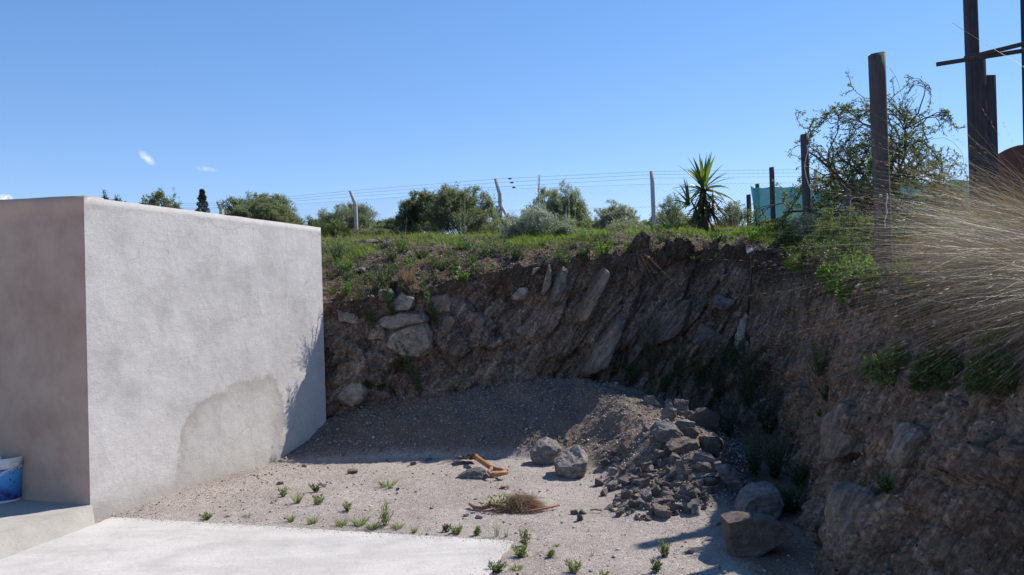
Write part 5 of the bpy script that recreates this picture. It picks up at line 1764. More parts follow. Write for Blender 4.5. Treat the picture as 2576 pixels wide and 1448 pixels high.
def weed(name, label, cat, p, w, h, mat, seed, group=None, stems=7, lpst=16, leaf=(.03, .009), lean=(0, 0)):
    """upright leafy stems"""
    g = np.random.default_rng(seed)
    root = empty(name, p, label, cat, group)
    st = MB(); lf = MB(); P, Dd, L = [], [], []
    for s in range(stems):
        a = g.uniform(0, 6.28); r = w * .5 * math.sqrt(g.random())
        t = np.array([r * math.cos(a) + lean[0] * h, r * math.sin(a) + lean[1] * h, h * g.uniform(.55, 1)])
        b = np.array([t[0] * .15, t[1] * .15, -.01])
        pts = [b + (t - b) * f + np.array([g.normal(0, .02 * h), g.normal(0, .02 * h), 0]) for f in np.linspace(0, 1, 6)]
        st.tube(pts, np.linspace(.0022, .001, 6) * (1 + h), 4, caps=False)
        for k in range(lpst):
            f = g.uniform(.12, 1); q = b + (t - b) * f; aa = g.uniform(0, 6.28)
            P.append(q); Dd.append((math.cos(aa), math.sin(aa), .5 + f * .8)); L.append(leaf[0] * (1.25 - .5 * f))
    P = np.array(P); L = np.array(L)
    leaves(lf, P, np.array(Dd) + g.normal(0, .25, P.shape), L, L * leaf[1] / leaf[0], g)
    st.build('stems', M['bark' if mat != 'bright_leaf' else 'mid_leaf'], root); lf.build('foliage', M[mat], root)
    return root


GT = 'small weeds sprouting from the gravel'
for i, (px, py, w, h, kd, lb) in enumerate((
        (975, 1226, 44, 30, 't', 'bushy green grass tuft alone in the middle of the gravel'),
        (712, 1250, 26, 26, 'w', 'small weed near the foot of the wall'),
        (748, 1266, 24, 40, 't', 'upright grassy weed below the small weed near the wall'),
        (796, 1238, 30, 22, 'w', 'small weed beside the white scrap'),
        (800, 1270, 34, 24, 'w', 'reddish green weed below the white scrap'),
        (875, 1286, 22, 24, 'w', 'small weed above the slab edge clump'),
        (520, 1308, 40, 14, 'w', 'flat bright weed at the slab edge nearest the wall'),
        (732, 1312, 18, 28, 't', 'thin weed at the slab edge left of the clumps'),
        (786, 1318, 26, 30, 't', 'pale grassy weed at the slab edge'),
        (858, 1322, 30, 24, 't', 'grassy tuft on the slab edge left of the tall clump'),
        (905, 1322, 34, 34, 't', 'second grassy tuft on the slab edge by the tall clump'),
        (938, 1332, 32, 30, 't', 'bright tuft leaning over the slab edge'),
        (968, 1322, 44, 58, 'w', 'tallest leafy clump on the slab edge'),
        (1000, 1330, 30, 26, 't', 'low tuft right of the tallest leafy clump'),
        (1042, 1340, 14, 22, 't', 'narrow tuft on the slab edge right of the clumps'),
        (1124, 1340, 16, 20, 'w', 'small weed at the slab edge, left of a pair'),
        (1150, 1344, 26, 26, 'w', 'weed pair at the slab edge'),
        (1202, 1346, 12, 20, 'w', 'single sprout at the slab edge'),
        (1250, 1350, 22, 52, 'd', 'tall pale dry stalks at the slab edge'),
        (1274, 1352, 18, 34, 'd', 'shorter dry stalks at the slab edge'),
        (1322, 1372, 26, 44, 'w', 'leafy weed at the slab corner'),
        (1310, 1402, 36, 30, 'w', 'weed just off the slab corner'),
        (1672, 1402, 38, 44, 'w', 'bright leafy weed before the shadow at lower right'),
        (1650, 1440, 22, 32, 'w', 'small weed at the bottom edge below the bright leafy weed'),
        (1445, 1442, 40, 36, 'w', 'weed at the bottom edge of the frame centre right'),
        (1400, 1375, 10, 14, 't', 'tiny sprout in open gravel'),
        (1520, 1446, 20, 20, 't', 'sprout at the bottom edge'),
        (1248, 1440, 40, 22, 'w', 'weed beside the slab side at the bottom edge'),
        (1300, 1432, 30, 18, 't', 'grassy sprout beside the slab side'),
        (1386, 1400, 16, 12, 'w', 'flat sprout in open gravel below the tiny sprout'),
        (1490, 1400, 14, 22, 'd', 'thin dry sprout in open gravel'),
        (1862, 1392, 30, 46, 'w', 'weed in shade at the left foot of the largest boulder'),
        (1912, 1388, 14, 16, 'w', 'bright sprout in shade under the largest boulder'),
        (620, 1300, 20, 12, 't', 'tiny grass sprout near the slab edge and the wall'),
        (690, 1262, 12, 12, 't', 'tiny grass sprout near the wall foot'),
        (570, 1302, 12, 12, 't', 'tiny sprout between the flat bright weed and the wall'))):
    p = gp(px, py, .0); z, _ = zt(p.x, p.y); q = gp(px, py, z); W = w / FPX * q.y; H = h / FPX * q.y
    p = Vector((q.x, q.y, z))
    if kd == 't': tuft('weed', lb, 'weed', p, W * 1.1, H, 'ground_weed', 500 + i, GT, n=int(26 + 1.2 * w), wid=.006)
    elif kd == 'd': tuft('weed', lb, 'weed', p, W * .7, H * 1.1, 'olive_leaf', 500 + i, GT, n=14, wid=.004, droop=.2)
    else: weed('weed', lb, 'weed', p, W * 1.3, H, ('ground_weed', 'ground_weed', 'olive_leaf', 'mid_leaf')[i % 4], 500 + i, GT, stems=5 + w // 6, lpst=11, leaf=(.036, .008))

# ---- plants on the bank, the lip and in the gully
def onto(px, py, push=.02):
    for k_ in range(12):
        p, n = hit(px, py + 12 * k_)
        if p is not None: return p - n * push, n


GS = 'leafy weeds on the slope above the cut'
rr = random.Random(77)
NAMED = (
    (850, 640, 60, 60, 'mid_leaf', 'leafy weed high on the slope right against the wall'), (985, 640, 70, 46, 'mid_leaf', 'dark leafy weed right of the grey outcrop'),
    (870, 670, 60, 40, 'bright_leaf', 'bright leafy weed near the wall edge'), (965, 700, 110, 80, 'mid_leaf', 'largest leafy weed clump hanging over the left part of the lip'),
    (905, 740, 90, 70, 'olive_leaf', 'olive weed clump at the lip above the pale rocks'), (870, 728, 44, 44, 'bright_leaf', 'broad-leaved bright plant at the lip beside the wall'),
    (1060, 640, 70, 30, 'mid_leaf', 'low weed in the turf above the dry tuft'), (1110, 668, 80, 34, 'mid_leaf', 'leafy weed between the dark soil patches'),
    (1165, 618, 50, 30, 'bright_leaf', 'bright turf weed left of centre'), (1220, 636, 60, 40, 'mid_leaf', 'leafy weed above the white stones'),
    (1168, 700, 36, 22, 'bright_leaf', 'small bright weed in the dark soil under the white stones'), (1300, 640, 60, 44, 'mid_leaf', 'weed on the lip left of the silvery plant'),
    (1420, 660, 60, 50, 'mid_leaf', 'weed trailing over the lip above the two brown slabs'), (1520, 630, 70, 40, 'bright_leaf', 'bright grassy weed on the lip right of the silvery plant'),
    (1470, 640, 50, 34, 'mid_leaf', 'weed on the lip above the long leaning slab'), (1010, 622, 40, 40, 'bright_leaf', 'bright upright weed right of the outcrop'),
    (1890, 590, 110, 50, 'bright_leaf', 'bright grass clump on the plateau edge above the hose'), (1800, 600, 60, 30, 'mid_leaf', 'low weed below the spiky plant'),
    (1670, 600, 60, 26, 'mid_leaf', 'low weed on the plateau edge left of the spiky plant'), (2000, 660, 90, 50, 'mid_leaf', 'weed at the corner lip right of the hose'),
    (1930, 560, 60, 36, 'olive_leaf', 'grey-green weed at the foot of the short dark posts'),
    (2050, 640, 110, 80, 'olive_leaf', 'grey-green weed draped over the corner lip right of the mossy edge'), (2100, 660, 110, 90, 'mid_leaf', 'green weed hanging over the corner lip left of the tall post'),
    (2145, 690, 100, 90, 'bright_leaf', 'bright weed hanging under the creepers left of the tall post'), (2185, 720, 70, 70, 'bright_leaf', 'bright weed at the bank edge below the tall post foot'),
    (2120, 610, 130, 70, 'olive_leaf', 'hazy weed clump above the green hanging weed'), (2180, 640, 90, 80, 'mid_leaf', 'green weed touching the left side of the tall post foot'),
    (2260, 690, 90, 60, 'olive_leaf', 'dull weed right of the tall post foot in the long grass'), (2010, 600, 110, 60, 'olive_leaf', 'hazy grey weed on the plateau corner'),
    (2330, 780, 70, 50, 'mid_leaf', 'small green weed on the bank edge under the long grass tips'))
for i, (px, py, w, h, m, lb) in enumerate(NAMED):
    p, n = onto(px, py + h * .3); Dq = p.y; W = w / FPX * Dq; H = h / FPX * Dq
    weed('weed', lb, 'weed', p, W * .95, H, m, 600 + i, GS, stems=10 + w // 5, lpst=15, leaf=(.036, .012) if m != 'olive_leaf' else (.022, .007), lean=(0, -.1))
cnt = 0
while cnt < 105:
    px = rr.uniform(820, 2000); py = rr.uniform(598, 735) if cnt < 60 else 742 - (px - 820) * .15 - rr.uniform(-6, 45)
    if px > 1300 and py > 660: continue
    p, n = hit(px, py)
    if p is None or p.y > 14 or n.z < .15: continue
    H = rr.uniform(.06, .18)
    weed('weed', 'small leafy weed in the left half of the turf above the cut' if px < 1290 else 'small leafy weed in the right half of the turf above the cut', 'weed', p - n * .02, rr.uniform(.10, .26), H, rr.choice(['mid_leaf', 'mid_leaf', 'bright_leaf', 'olive_leaf']), 700 + cnt, 'small weeds scattered in the turf', stems=9, lpst=12, leaf=(.026, .009))
    cnt += 1
for i, (x_, y_, h_, lb) in enumerate(((-1.62, 9.98, .42, 'thin upright leafy stems on the lip nearest the wall'), (-1.38, 10.0, .62, 'tall thin leafy stems on the left part of the lip'),
                                   (-1.12, 10.02, .78, 'tallest thin leafy stems on the left part of the lip'), (-.88, 10.05, .74, 'thin leafy stems on the lip above the grey-green blocky rock'))):
    weed('weed', lb, 'weed', Vector((x_, y_, zt(x_, y_)[0] - .02)), .16, h_, 'mid_leaf', 950 + i, GS, stems=7, lpst=22, leaf=(.075, .018), lean=(-.25, -.15))
# dry tufts
p, n = onto(1030, 715); tuft('dry_tuft', 'upright reddish-yellow dry grass tuft on the left of the lip', 'grass tuft', p, .16, .32, 'straw', 801, n=170, wid=.0035, droop=.2)
p, n = onto(1590, 640); tuft('dry_tuft', 'dry brown grass and roots hanging over the lip right of centre', 'grass tuft', p + Vector((0, -.05, 0)), .8, .5, 'brown_straw', 802, n=150, wid=.0022, up=-.8, droop=1.0)
p, n = onto(1610, 760); tuft('dry_tuft', 'dry brown grass spraying from the face above the streaked slab', 'grass tuft', p, .5, .40, 'brown_straw', 803, n=110, wid=.0022, up=.8, droop=.8)
p, n = onto(1040, 735); tuft('dry_tuft', 'thin dry twigs at the lip below the reddish-yellow tuft', 'grass tuft', p, .45, .12, 'straw', 804, n=24, wid=.004, droop=.3)
GG = 'dark weeds growing in the shaded gully and on the banks'
for i, (px, py, w, h, m, lb, lf_) in enumerate((
        (1640, 950, 70, 150, 'mid_leaf', 'tall dark weed in shade above the rock heap', (.05, .012)),
        (1590, 970, 60, 90, 'mid_leaf', 'dark weed in shade at the scree top', (.045, .012)),
        (1710, 960, 70, 110, 'mid_leaf', 'dark weed in shade right of the tall dark weed', (.045, .012)),
        (1800, 1010, 120, 150, 'mid_leaf', 'broad dark weed behind the smooth dark boulder', (.045, .014)),
        (1880, 1020, 130, 180, 'mid_leaf', 'large dark weed mass in the gully corner', (.045, .014)),
        (1840, 930, 90, 90, 'mid_leaf', 'dark weed under the mortar strip', (.045, .014)),
        (1900, 1190, 80, 150, 'mid_leaf', 'leafy upright weed with seed head in the gully right of the heap', (.04, .012)),
        (1950, 1200, 110, 130, 'mid_leaf', 'wide leafy weed above the grey sunlit-top boulder', (.04, .012)),
        (1995, 1120, 60, 90, 'olive_leaf', 'weed leaning from the foot of the right bank', (.04, .012)),
        (1985, 1290, 90, 90, 'mid_leaf', 'dark weed right of the grey sunlit-top boulder', (.035, .012)),
        (2060, 940, 80, 100, 'olive_leaf', 'grey-green sprig on the right bank face', (.035, .010)),
        (2080, 1010, 60, 60, 'mid_leaf', 'small weed below the grey-green sprig', (.03, .010)),
        (2460, 950, 44, 34, 'bright_leaf', 'tiny bright leaves in the shade near the right frame edge', (.03, .016)),
        (2490, 900, 100, 80, 'mid_leaf', 'dark weed under the long grass at the right frame edge', (.03, .012)),
        (2060, 1050, 16, 18, 'bright_leaf', 'tiny bright sprout on the edge of the right bank', (.03, .012)),
        (2290, 720, 30, 26, 'bright_leaf', 'bright sprout in the soil right of the tall post foot', (.03, .014)),
        (1010, 940, 90, 90, 'mid_leaf', 'dark weed growing at the foot of the large pale rounded rock', (.04, .012)),
        (960, 980, 60, 60, 'mid_leaf', 'dark weed between the two pale boulders', (.04, .012)),
        (1050, 890, 50, 60, 'mid_leaf', 'small weed against the large pale rounded rock', (.03, .010)),
        (930, 985, 40, 50, 'mid_leaf', 'small dark weed on the low pale boulder', (.03, .010)),
        (1830, 1100, 100, 110, 'mid_leaf', 'dark weed spilling down behind the dark rounded rock', (.04, .012)),
        (1760, 985, 90, 100, 'mid_leaf', 'dark weed between the tall dark weed and the gully mass', (.045, .014)),
        (1930, 1090, 110, 130, 'mid_leaf', 'dark weed filling the gully above the leafy upright weed', (.045, .014)),
        (1670, 985, 80, 60, 'mid_leaf', 'low dark weed behind the topmost pale rock', (.04, .012)),
        (1540, 950, 60, 40, 'mid_leaf', 'low dark weed on top of the scree', (.04, .012)),
        (2010, 1230, 80, 90, 'mid_leaf', 'dark weed at the foot of the right bank beside the boulders', (.035, .012)),
        (1960, 1290, 70, 60, 'mid_leaf', 'dark weed draped behind the largest boulder', (.035, .012)),
        (2230, 1240, 60, 50, 'mid_leaf', 'faint weed low on the right bank', (.03, .010)))):
    p, n = onto(px, py); Dq = p.y; W = w / FPX * Dq; H = h / FPX * Dq
    weed('weed', lb, 'weed', p, W * .9, H, m, 820 + i, GG, stems=8 + w // 6, lpst=20, leaf=lf_, lean=(-.15 if px > 2000 else 0, -.25))

for i, (px, py, w, h, m, lb) in enumerate(((2240, 905, 160, 120, 'ground_weed', 'ferny green bush on the right bank under the long grass'), (2350, 915, 140, 90, 'mid_leaf', 'dark green bush right of the ferny bush on the right bank'),
                                           (2480, 930, 120, 100, 'mid_leaf', 'dark green bush under the long grass by the right frame edge'))):
    q_ = hit(px, py + h * .5)[0]
    shrub('bush', lb, 'bush', px, py - h * .2, w, q_.y - .06, m, 930 + i, GG, leaf=(.03, .008), density=26, mains=14, levels=3, spread=80, kids=(5, 4), rad=.004, base=(q_.x, q_.y - .05, q_.z - .02), hmin=.2, depth=.3)

# ---- uprooted weed heap
p = gp(1293, 1283, 0.0)
hp_ = empty('weed_heap', (p.x, p.y, zt(p.x, p.y)[0]), 'heap of uprooted drying weeds lying on the gravel between two sticks', 'weed heap')
g = np.random.default_rng(5)
n = 3600
a = g.uniform(0, 6.28, n); r = np.sqrt(g.random(n))
B = np.stack([r * np.cos(a) * .17 + .05, r * np.sin(a) * .12, .14 * (1 - r ** 2) * g.random(n)], 1)
D_ = np.stack([g.normal(.35, 1, n), g.normal(0, .6, n), g.normal(.05, .30, n)], 1)
mb = MB(); blades(mb, B, D_, g.uniform(.05, .15, n), .0026, np.array([[0, 0, -.30]]), g, 3); mb.build('dry_grass', M['straw'], hp_)
n = 110
B = np.stack([g.normal(-.07, .09, n), g.normal(0, .06, n), g.uniform(.02, .10, n)], 1)
mb = MB(); leaves(mb, B, g.normal(0, 1, (n, 3)) + [0, 0, .6], .045, .014, g); mb.build('green_leaves', M['ground_weed'], hp_)
mb = MB()
for k in range(16):
    q = np.array([g.uniform(-.16, .1), g.uniform(-.08, .08), .02]); d = np.array([g.normal(0, 1), g.normal(0, .5), g.uniform(0, .5)]); d /= np.linalg.norm(d)
    mb.tube([q, q + d * .06 + [0, 0, .02], q + d * .13], [.005, .004, .002], 5)
mb.build('roots', M['stick'], hp_)

# ---- long blown grass on the right bank
GC = 'long wind-blown grass clumps at the right edge'


def stipa(bx, by, n, L, tilt, spread, seed, label, green=.22, zoff=0):
    g = np.random.default_rng(seed)
    z = zt(bx, by)[0] + zoff
    root = empty('long_grass', (bx, by, z), label, 'grass clump', GC)
    a = g.uniform(0, 6.28, n); r = np.sqrt(g.random(n)) * .20
    B = np.stack([r * np.cos(a), r * np.sin(a) * 1.4, np.full(n, -.03)], 1)
    # a few tussocks inside the clump so that strands run in bundles
    tus = g.integers(0, 26, n)
    tt_ = g.normal(0, R(spread), 26)[tus]; tp_ = g.normal(0, .34, 26)[tus]; tb = g.normal(0, .10, (26, 3))[tus]
    th = R(tilt) + np.clip(tt_, -R(40), R(24)) + g.normal(0, R(5), n); ph = tp_ + g.normal(0, .12, n)
    D = np.stack([-np.cos(th) * np.cos(ph), np.sin(ph) * np.cos(th) - .06, np.sin(th)], 1)
    Ls = L * (.26 + .80 * g.random(n) ** 2.3)
    bend = np.stack([g.normal(-.22, .10, n), g.normal(0, .10, n), g.normal(-.26, .14, n)], 1) + tb
    k = int(n * green)
    m1 = MB(); blades(m1, B[k:], D[k:], Ls[k:], g.uniform(.0006, .0017, n - k) * np.where(g.random(n - k) < .06, 2.2, 1), bend[k:], g, 9, kink=.022); m1.build('dry_blades', M['stipa'], root)
    m2 = MB(); blades(m2, B[:k], D[:k], Ls[:k] * .7, g.uniform(.0015, .004, k), bend[:k], g, 7, kink=.03); m2.build('green_blades', M['stipa_green'], root)
    # dead bent litter low in the clump
    q = n // 3
    Bl = B[:q] * 1.6 + g.normal(0, .05, (q, 3)); Dl = D[:q] + g.normal(0, .55, (q, 3)) + [0, 0, -.25]
    m4 = MB(); blades(m4, Bl, Dl, L * g.uniform(.2, .5, q), .0022, bend[:q] * 2, g, 4); m4.build('dead_litter', M['straw'], root)
    # feathery seed heads near some tips
    m3 = MB(); j = g.choice(np.arange(k, n), (n - k) // 9, replace=False)
    for f in np.linspace(.80, 1.0, 7):
        P = B[j] + D[j] * (Ls[j] * f)[:, None] + bend[j] * (Ls[j] * f * f)[:, None]
        T = D[j] + 2 * bend[j] * f
        leaves(m3, P, T + g.normal(0, .12, P.shape), .035, .0030, g)
    m3.build('seed_heads', M['straw'], root)
    return root


stipa(3.30, 4.75, 4000, 1.38, 18, 15, 1, 'front clump of long dry grass blown left over the right bank')
stipa(3.65, 5.5, 3400, 1.38, 20, 14, 2, 'middle clump of long dry grass blown left behind the front clump')
stipa(4.3, 6.5, 1700, 1.1, 12, 12, 3, 'rear clump of long dry grass near the board column')
stipa(3.05, 4.1, 2600, 1.15, 6, 16, 4, 'lowest clump of long dry grass hanging over the bank at the right frame edge')
stipa(3.5, 6.2, 900, .75, 15, 16, 6, 'shorter dry grass clump on the bank edge left of the others')

# ---- wooden posts of the old fence line
def post(name, label, px, pt, D, w, mat='post', pb=None, cham=True, dp=None, leanpx=0, group=None, cat='post', sides=4):
    t = at(px, pt, D)
    z0 = zt(t.x, D)[0] - .15
    b = at(px + leanpx, pb, D) if pb else Vector((t.x, D, z0))
    z0 = min(z0, b.z)
    bx = b.x
    W = w / FPX * D
    dp = dp or W
    mb = MB(); H = t.z - z0
    nseg = 10; V = []; c = W * .2 if cham else 0
    lean = (t.x - bx)
    prof = [(-W / 2 + c, -dp / 2), (W / 2 - c, -dp / 2), (W / 2, -dp / 2 + c), (W / 2, dp / 2 - c), (W / 2 - c, dp / 2), (-W / 2 + c, dp / 2), (-W / 2, dp / 2 - c), (-W / 2, -dp / 2 + c)]
    for i in range(nseg + 1):
        f = i / nseg
        for (x, y) in prof:
            wob = .003 * noise.noise((f * 4 + px, x * 9, y * 9))
            V.append((lean * f + x + wob, y + wob, H * f - (0 if f < 1 else c * .4 * (1 if x < 0 else -.2))))
    F = [(i * 8 + k, i * 8 + (k + 1) % 8, (i + 1) * 8 + (k + 1) % 8, (i + 1) * 8 + k) for i in range(nseg) for k in range(8)]
    F4 = F; V.append((lean, 0, H + W * .03)); tp = len(V) - 1
    mb.add(V, f4=F4, f3=[(nseg * 8 + k, nseg * 8 + (k + 1) % 8, tp) for k in range(8)])
    o = mb.build(name, M[mat]); o.location = (bx, D, z0)
    return tag(o, label, cat, group)


GP = 'dark wooden posts receding along the net'
post('wooden_post', 'tall square wooden post rising from the right bank in front of the thorny tree', 2205, 136, 6.1, 35, pb=690, leanpx=20, group=GP)
post('wooden_post', 'round dark post with a pale cord hanging on it, left of the thorny tree', 2023, 338, 11.0, 17, pb=510, leanpx=4, group=GP)
post('wooden_post', 'dark post behind the left tip of the thorny tree', 1941, 421, 14.5, 11, pb=540, leanpx=3, group=GP)
post('wooden_post', 'shorter dark post at the left edge of the teal net', 1905, 463, 17.5, 9, pb=560, leanpx=3, group=GP)
post('wooden_post', 'shortest dark post, leftmost before the teal net', 1883, 490, 19.0, 10, pb=570, leanpx=2, group=GP)
post('wooden_post', 'dark post seen behind the net right of the corded post', 2077, 476, 13.2, 10, pb=560, group=GP)
post('wooden_post', 'dark post with a pale cord loop under the thorny tree', 2133, 478, 10.4, 12, pb=590, group=GP)
# cord on the second post, cord under the tree
mb = MB(); D = 10.9
mb.tube([at(x, y, D) for x, y in ((2030, 365), (2032, 380), (2027, 400), (2024, 420), (2027, 440), (2033, 462), (2040, 480), (2052, 500), (2070, 515))], .0055, 5)
tag(mb.build('cord', M['cord']), 'pale cord hanging down the round dark post', 'cord')
mb = MB(); D = 6.03
mb.tube([at(x, y, D) for x, y in ((2231, 487), (2233, 500), (2229, 515), (2232, 535), (2226, 555), (2227, 575))], .004, 5)
tag(mb.build('cord', M['cord']), 'short pale cord on the tall square post', 'cord')
mb = MB(); D = 10.2
mb.tube([at(x, y, D) for x, y in ((2137, 560), (2139, 530), (2140, 505), (2146, 498), (2158, 497), (2172, 500))], .006, 5)
tag(mb.build('cord', M['cord']), 'pale cord bent over the post under the thorny tree', 'cord')
# wires
mb = MB(); D = 6.2
mb.tube([at(x, y, D) for x, y in ((2226, 168), (2238, 172), (2250, 188), (2260, 210), (2268, 240), (2278, 280), (2288, 330), (2296, 380))], .0016, 4)
tag(mb.build('loose_wire', M['wire']), 'loose thin wire curving down from the top of the tall square post', 'wire')
mb = MB(); D = 8.0
mb.tube([at(x, y, D) for x, y in ((2290, 420), (2300, 395), (2318, 370), (2345, 350), (2375, 347), (2400, 360), (2420, 385), (2424, 410), (2410, 435), (2385, 470), (2375, 500))], .0022, 4)
tag(mb.build('loose_wire', M['wire']), 'looped thin wire between the thorny tree and the board column', 'wire')
mb = MB(); mb.tube([at(2395, 58, 7.0), at(2480, 112, 6.6), at(2580, 172, 6.2), at(2700, 250, 5.8)], .0013, 4)
tag(mb.build('guy_wire', M['steel_dark']), 'thin diagonal wire crossing in front of the board column', 'wire')

# ---- board column with two cross laths
D = 8.2
cb = at(2470, 560, D); cz = zt(cb.x, D)[0] - .1
col = empty('board_column', (cb.x, D, cz), 'tall column of dark boards nailed side by side, stepped at the top, at the right', 'column')


def board(name, x0, x1, pt, yoff, th, lean=15):
    a = at(x0, pt, D); b = at(x1, pt, D)
    W = b.x - a.x; H = a.z + .0 - cz
    lx = 0
    V = []; F = []
    for i in range(2):
        z = 0 if i == 0 else H
        xo = (at(x0 + lean, 560, D).x - cb.x) if i == 0 else (a.x - cb.x)
        for (x, y) in ((0, yoff), (W, yoff), (W, yoff + th), (0, yoff + th)):
            V.append((xo + x, y, z))
    F = [(0, 1, 5, 4), (1, 2, 6, 5), (2, 3, 7, 6), (3, 0, 4, 7), (4, 5, 6, 7)]
    mb = MB(); mb.add(V, f4=F); o = mb.build(name, M['board'], col); bevel(o, .003, 1); return o


board('board', 2434, 2457, -90, 0, .11, 21)
board('board', 2444, 2477, 150, -.024, .02, 13)
board('board', 2478, 2504, 190, -.012, .10, 9)
for (x0, y0, x1, y1, d0, d1, lb) in ((2355, 163, 2620, 121, 8.02, 7.7, 'lower thin lath crossing the board column and sticking out left'), (2425, 148, 2620, 100, 7.97, 7.6, 'upper thin lath crossing the board column')):
    mb = MB(); a = at(x0, y0, d0); b = at(x1, y1, d1)
    d = b - a; rot = d.to_track_quat('X', 'Z').to_matrix()
    mb.box(tuple((a + b) / 2), (d.length, .018, .040), rot)
    tag(bevel(mb.build('lath', M['board']), .002, 1), lb, 'lath', 'laths crossing the board column')
post('pole', 'pale thin pole at the right frame edge behind the laths', 2572, -60, 8.25, 10, mat='board', pb=560, leanpx=10, cat='pole')
# rusty sheet
q = at(2505, 400, 8.6)
mb = MB(); V = []; F = []
prof = [(2508, 392), (2520, 384), (2534, 376), (2548, 370), (2562, 366), (2580, 364), (2620, 362), (2700, 372)]
n = len(prof)
for yo in (0, .05):
    for (x, y) in prof:
        t = at(x, y, 8.6); V.append((t.x, 8.6 + yo, t.z)); V.append((t.x, 8.6 + yo, 1.6))
for i in range(n - 1):
    a = i * 2; F += [(a, a + 1, a + 3, a + 2), (2 * n + a + 2, 2 * n + a + 3, 2 * n + a + 1, 2 * n + a), (a, a + 2, 2 * n + a + 2, 2 * n + a)]
F += [(0, 2 * n, 2 * n + 1, 1), (2 * n - 2, 2 * n - 1, 4 * n - 1, 4 * n - 2)]
mb.add(V, f4=F)
tag(mb.build('rusty_sheet', M['rust']), 'rusty sheet with a curved top behind the long grass at the right frame edge', 'metal sheet')

# ---- teal shade net
k = NT('teal_shade_net'); p = k.world()
nzv = k.noise(p, 14, 5, .7)
c = k.ramp(nzv, [(.3, (.012, .12, .14)), (.7, (.035, .23, .26))])
k.done(c, .7, None, .2)
tr = k.n('ShaderNodeBsdfTranslucent'); k.l(c, tr.inputs['Color'])
tp = k.n('ShaderNodeBsdfTransparent')
m1 = k.n('ShaderNodeMixShader'); m1.inputs[0].default_value = .3; k.l(k.b.outputs[0], m1.inputs[1]); k.l(tr.outputs[0], m1.inputs[2])
m2 = k.n('ShaderNodeMixShader'); k.l(k.rmap(k.noise(p, 160, 2), .4, .6, .0, .12), m2.inputs[0]); k.l(m1.outputs[0], m2.inputs[1]); k.l(tp.outputs[0], m2.inputs[2]); k.l(m2.outputs[0], k.o.inputs['Surface'])
M['net'] = k.m
keys = [(1888, 467, 17.6), (1905, 472, 17.3), (1942, 468, 15.8), (1990, 470, 14.8), (2023, 471, 14.0), (2077, 478, 13.1), (2133, 480, 12.6), (2250, 466, 12.2), (2350, 456, 12.0), (2400, 452, 11.9), (2470, 450, 11.8), (2600, 452, 11.6)]
V = []; nr = 12; cols_ = []
for (a, b) in zip(keys, keys[1:]):
    for t in np.linspace(0, 1, 9, endpoint=False):
        cols_.append(tuple(a[i] + (b[i] - a[i]) * t for i in range(3)) + (t,))
for ci, (x, y, D, t) in enumerate(cols_):
    top = at(x, y + 3.5 * math.sin(math.pi * t), D)
    zb = zt(top.x, D)[0] - .05
    for j in range(nr + 1):
        f = j / nr
        V.append((top.x + .02 * noise.noise((ci * .2, f * 3, 1)) - (.10 * f if ci < 3 else 0) * -1, D + .05 * noise.noise((ci * .25, f * 3, 4)), top.z + (zb - top.z) * f))
n1 = nr + 1
F = [(i * n1 + j, i * n1 + j + 1, (i + 1) * n1 + j + 1, (i + 1) * n1 + j) for i in range(len(cols_) - 1) for j in range(nr)]
mb = MB(); mb.add(V, f4=F)
tag(mb.build('shade_net', M['net'], smooth=True), 'teal shade net stretched between the dark posts behind the thorny tree', 'net')

# ---- chain-link fence with bent concrete posts
fence = empty('chain_link_fence', at(1258, 575, 24), 'long chain-link fence on concrete posts with barbed wires, along the skyline', 'fence')
fo = fence.location.copy()
KF = [(150, 530, 36), (547, 524, 30), (893, 505, 27), (1255, 477, 24), (1640, 464, 22.5), (2050, 460, 22), (2640, 458, 22)]
tops = [at(*q) for q in KF]
mb = MB(); wirer = .0019
HM = 1.55
for a, b in zip(tops, tops[1:]):
    d = b - a; L = Vector((d.x, d.y, 0)).length; m = max(2, int(L / .11))
    for k_ in range(-int(HM / .11) - 1, m + 1):
        for sgn in (1, -1):
            s0 = k_ * .11 if sgn == 1 else k_ * .11 + HM
            s1 = s0 + sgn * HM
            # clip to the bay
            f0, f1 = 0.0, 1.0
            for lo, hi in ((0, L),):
                if s1 != s0:
                    t0 = (lo - s0) / (s1 - s0); t1 = (hi - s0) / (s1 - s0)
                    if t0 > t1: t0, t1 = t1, t0
                    f0 = max(f0, t0); f1 = min(f1, t1)
            if f1 - f0 < .02: continue
            P = []
            for f in (f0, f1):
                s = s0 + (s1 - s0) * f
                q = a.lerp(b, s / L); P.append(tuple(Vector((q.x, q.y, q.z - HM * (1 - f))) - fo))
            mb.tube(P, wirer, 3, caps=False)
mb.build('mesh', M['wire'], fence)
for off in (0.0, .62):
    mb = MB(); mb.tube([tuple(t - fo - Vector((0, 0, off))) for t in tops], .003, 3, caps=False); mb.build('tension_wire', M['wire'], fence)
WT = [((150, 518), (547, 512), (880, 481), (1245, 451), (1638, 432), (2050, 427), (2640, 398)),
      ((150, 524), (547, 517), (884, 488), (1249, 460), (1638, 440), (2050, 435), (2640, 406)),
      ((150, 529), (547, 522), (889, 495), (1253, 471), (1638, 449), (2050, 444), (2640, 415))]
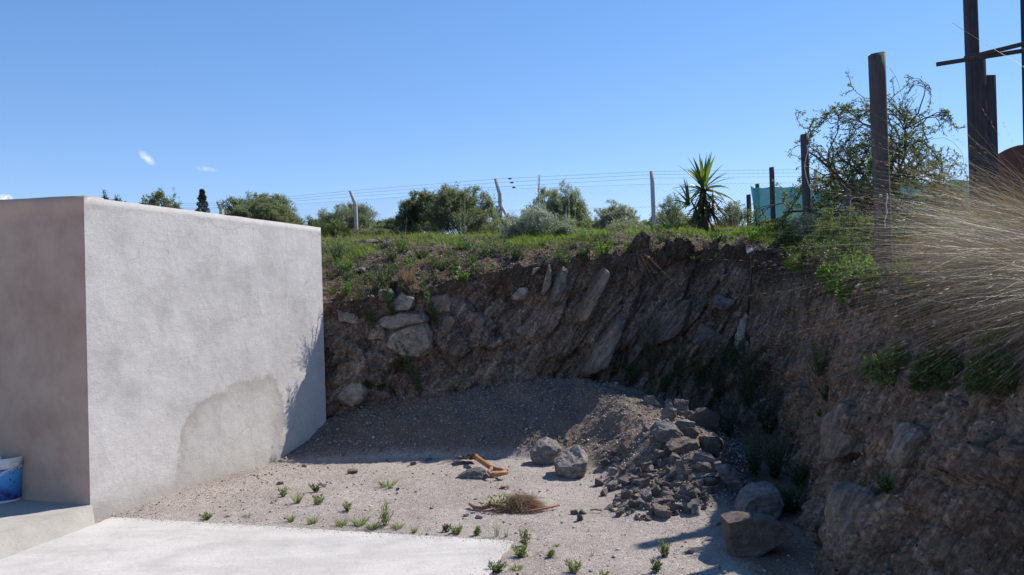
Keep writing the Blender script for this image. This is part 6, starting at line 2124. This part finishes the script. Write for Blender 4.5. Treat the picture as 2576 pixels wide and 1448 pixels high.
for row in WT:
    mb = MB(); P = [at(x, y, kf[2] - .12) for (x, y), kf in zip(row, KF)]
    mb.tube([tuple(q - fo) for q in P], .0035, 3, caps=False)
    for a, b in zip(P, P[1:]):
        L = (b - a).length
        for s in np.arange(.1, L, .13):
            q = a.lerp(b, s / L) - fo
            mb.tube([tuple(q + Vector((-.012, 0, -.014))), tuple(q + Vector((.012, 0, .014)))], .0022, 3, caps=False)
    mb.build('barbed_wire', M['wire'], fence)
for (x, y) in ((1283, 450), (1288, 460), (1293, 472)):
    q = at(x, y, 23.8) - fo
    mb = MB(); mb.tube([tuple(q + Vector((-.06, 0, 0))), tuple(q + Vector((-.03, 0, 0))), tuple(q + Vector((.03, 0, .0))), tuple(q + Vector((.05, 0, 0)))], [.006, .024, .024, .008], 7)
    mb.build('wire_tensioner', M['steel_dark'], fence)


def cpost(pt, kink, base, D, w=.11, brace=False):
    a, b, c_ = at(*pt, D), at(*kink, D), at(*base, D); c_.z -= .5
    pr = MB()
    P = [c_, b, a]
    rings = []
    for i, q in enumerate(P):
        s = (1.0, .95, .75)[i] * w / 2
        rings += [tuple(q - fo + Vector((sx * s, sy * s, (.3 * s * sx if i == 2 else 0)))) for sx, sy in ((-1, -1), (1, -1), (1, 1), (-1, 1))]
    F = [(i * 4 + k, i * 4 + (k + 1) % 4, i * 4 + 4 + (k + 1) % 4, i * 4 + 4 + k) for i in range(2) for k in range(4)] + [(8, 9, 10, 11)]
    pr.add(rings, f4=F)
    pr.build('fence_post', M['concrete_post'], fence)
    if brace:
        pr = MB(); pr.tube([tuple(at(1262, 520, D - .1) - fo), tuple(at(1292, 575, D - .3) - fo)], .05, 4); pr.build('brace', M['concrete_post'], fence)
        pr = MB(); q = at(1258, 545, D) - fo; pr.box(tuple(q + Vector((-.06, 0, 0))), (.12, .16, .6)); pr.build('brace_block', M['concrete_post'], fence)


cpost((547, 508), (556, 528), (560, 600), 30)
cpost((881, 481), (894, 516), (897, 590), 27)
cpost((1246, 450), (1257, 490), (1261, 572), 24, brace=True)
cpost((1638, 431), (1641, 460), (1645, 562), 22.5, w=.10)
cpost((2052, 425), (2052, 460), (2052, 570), 22, w=.10)
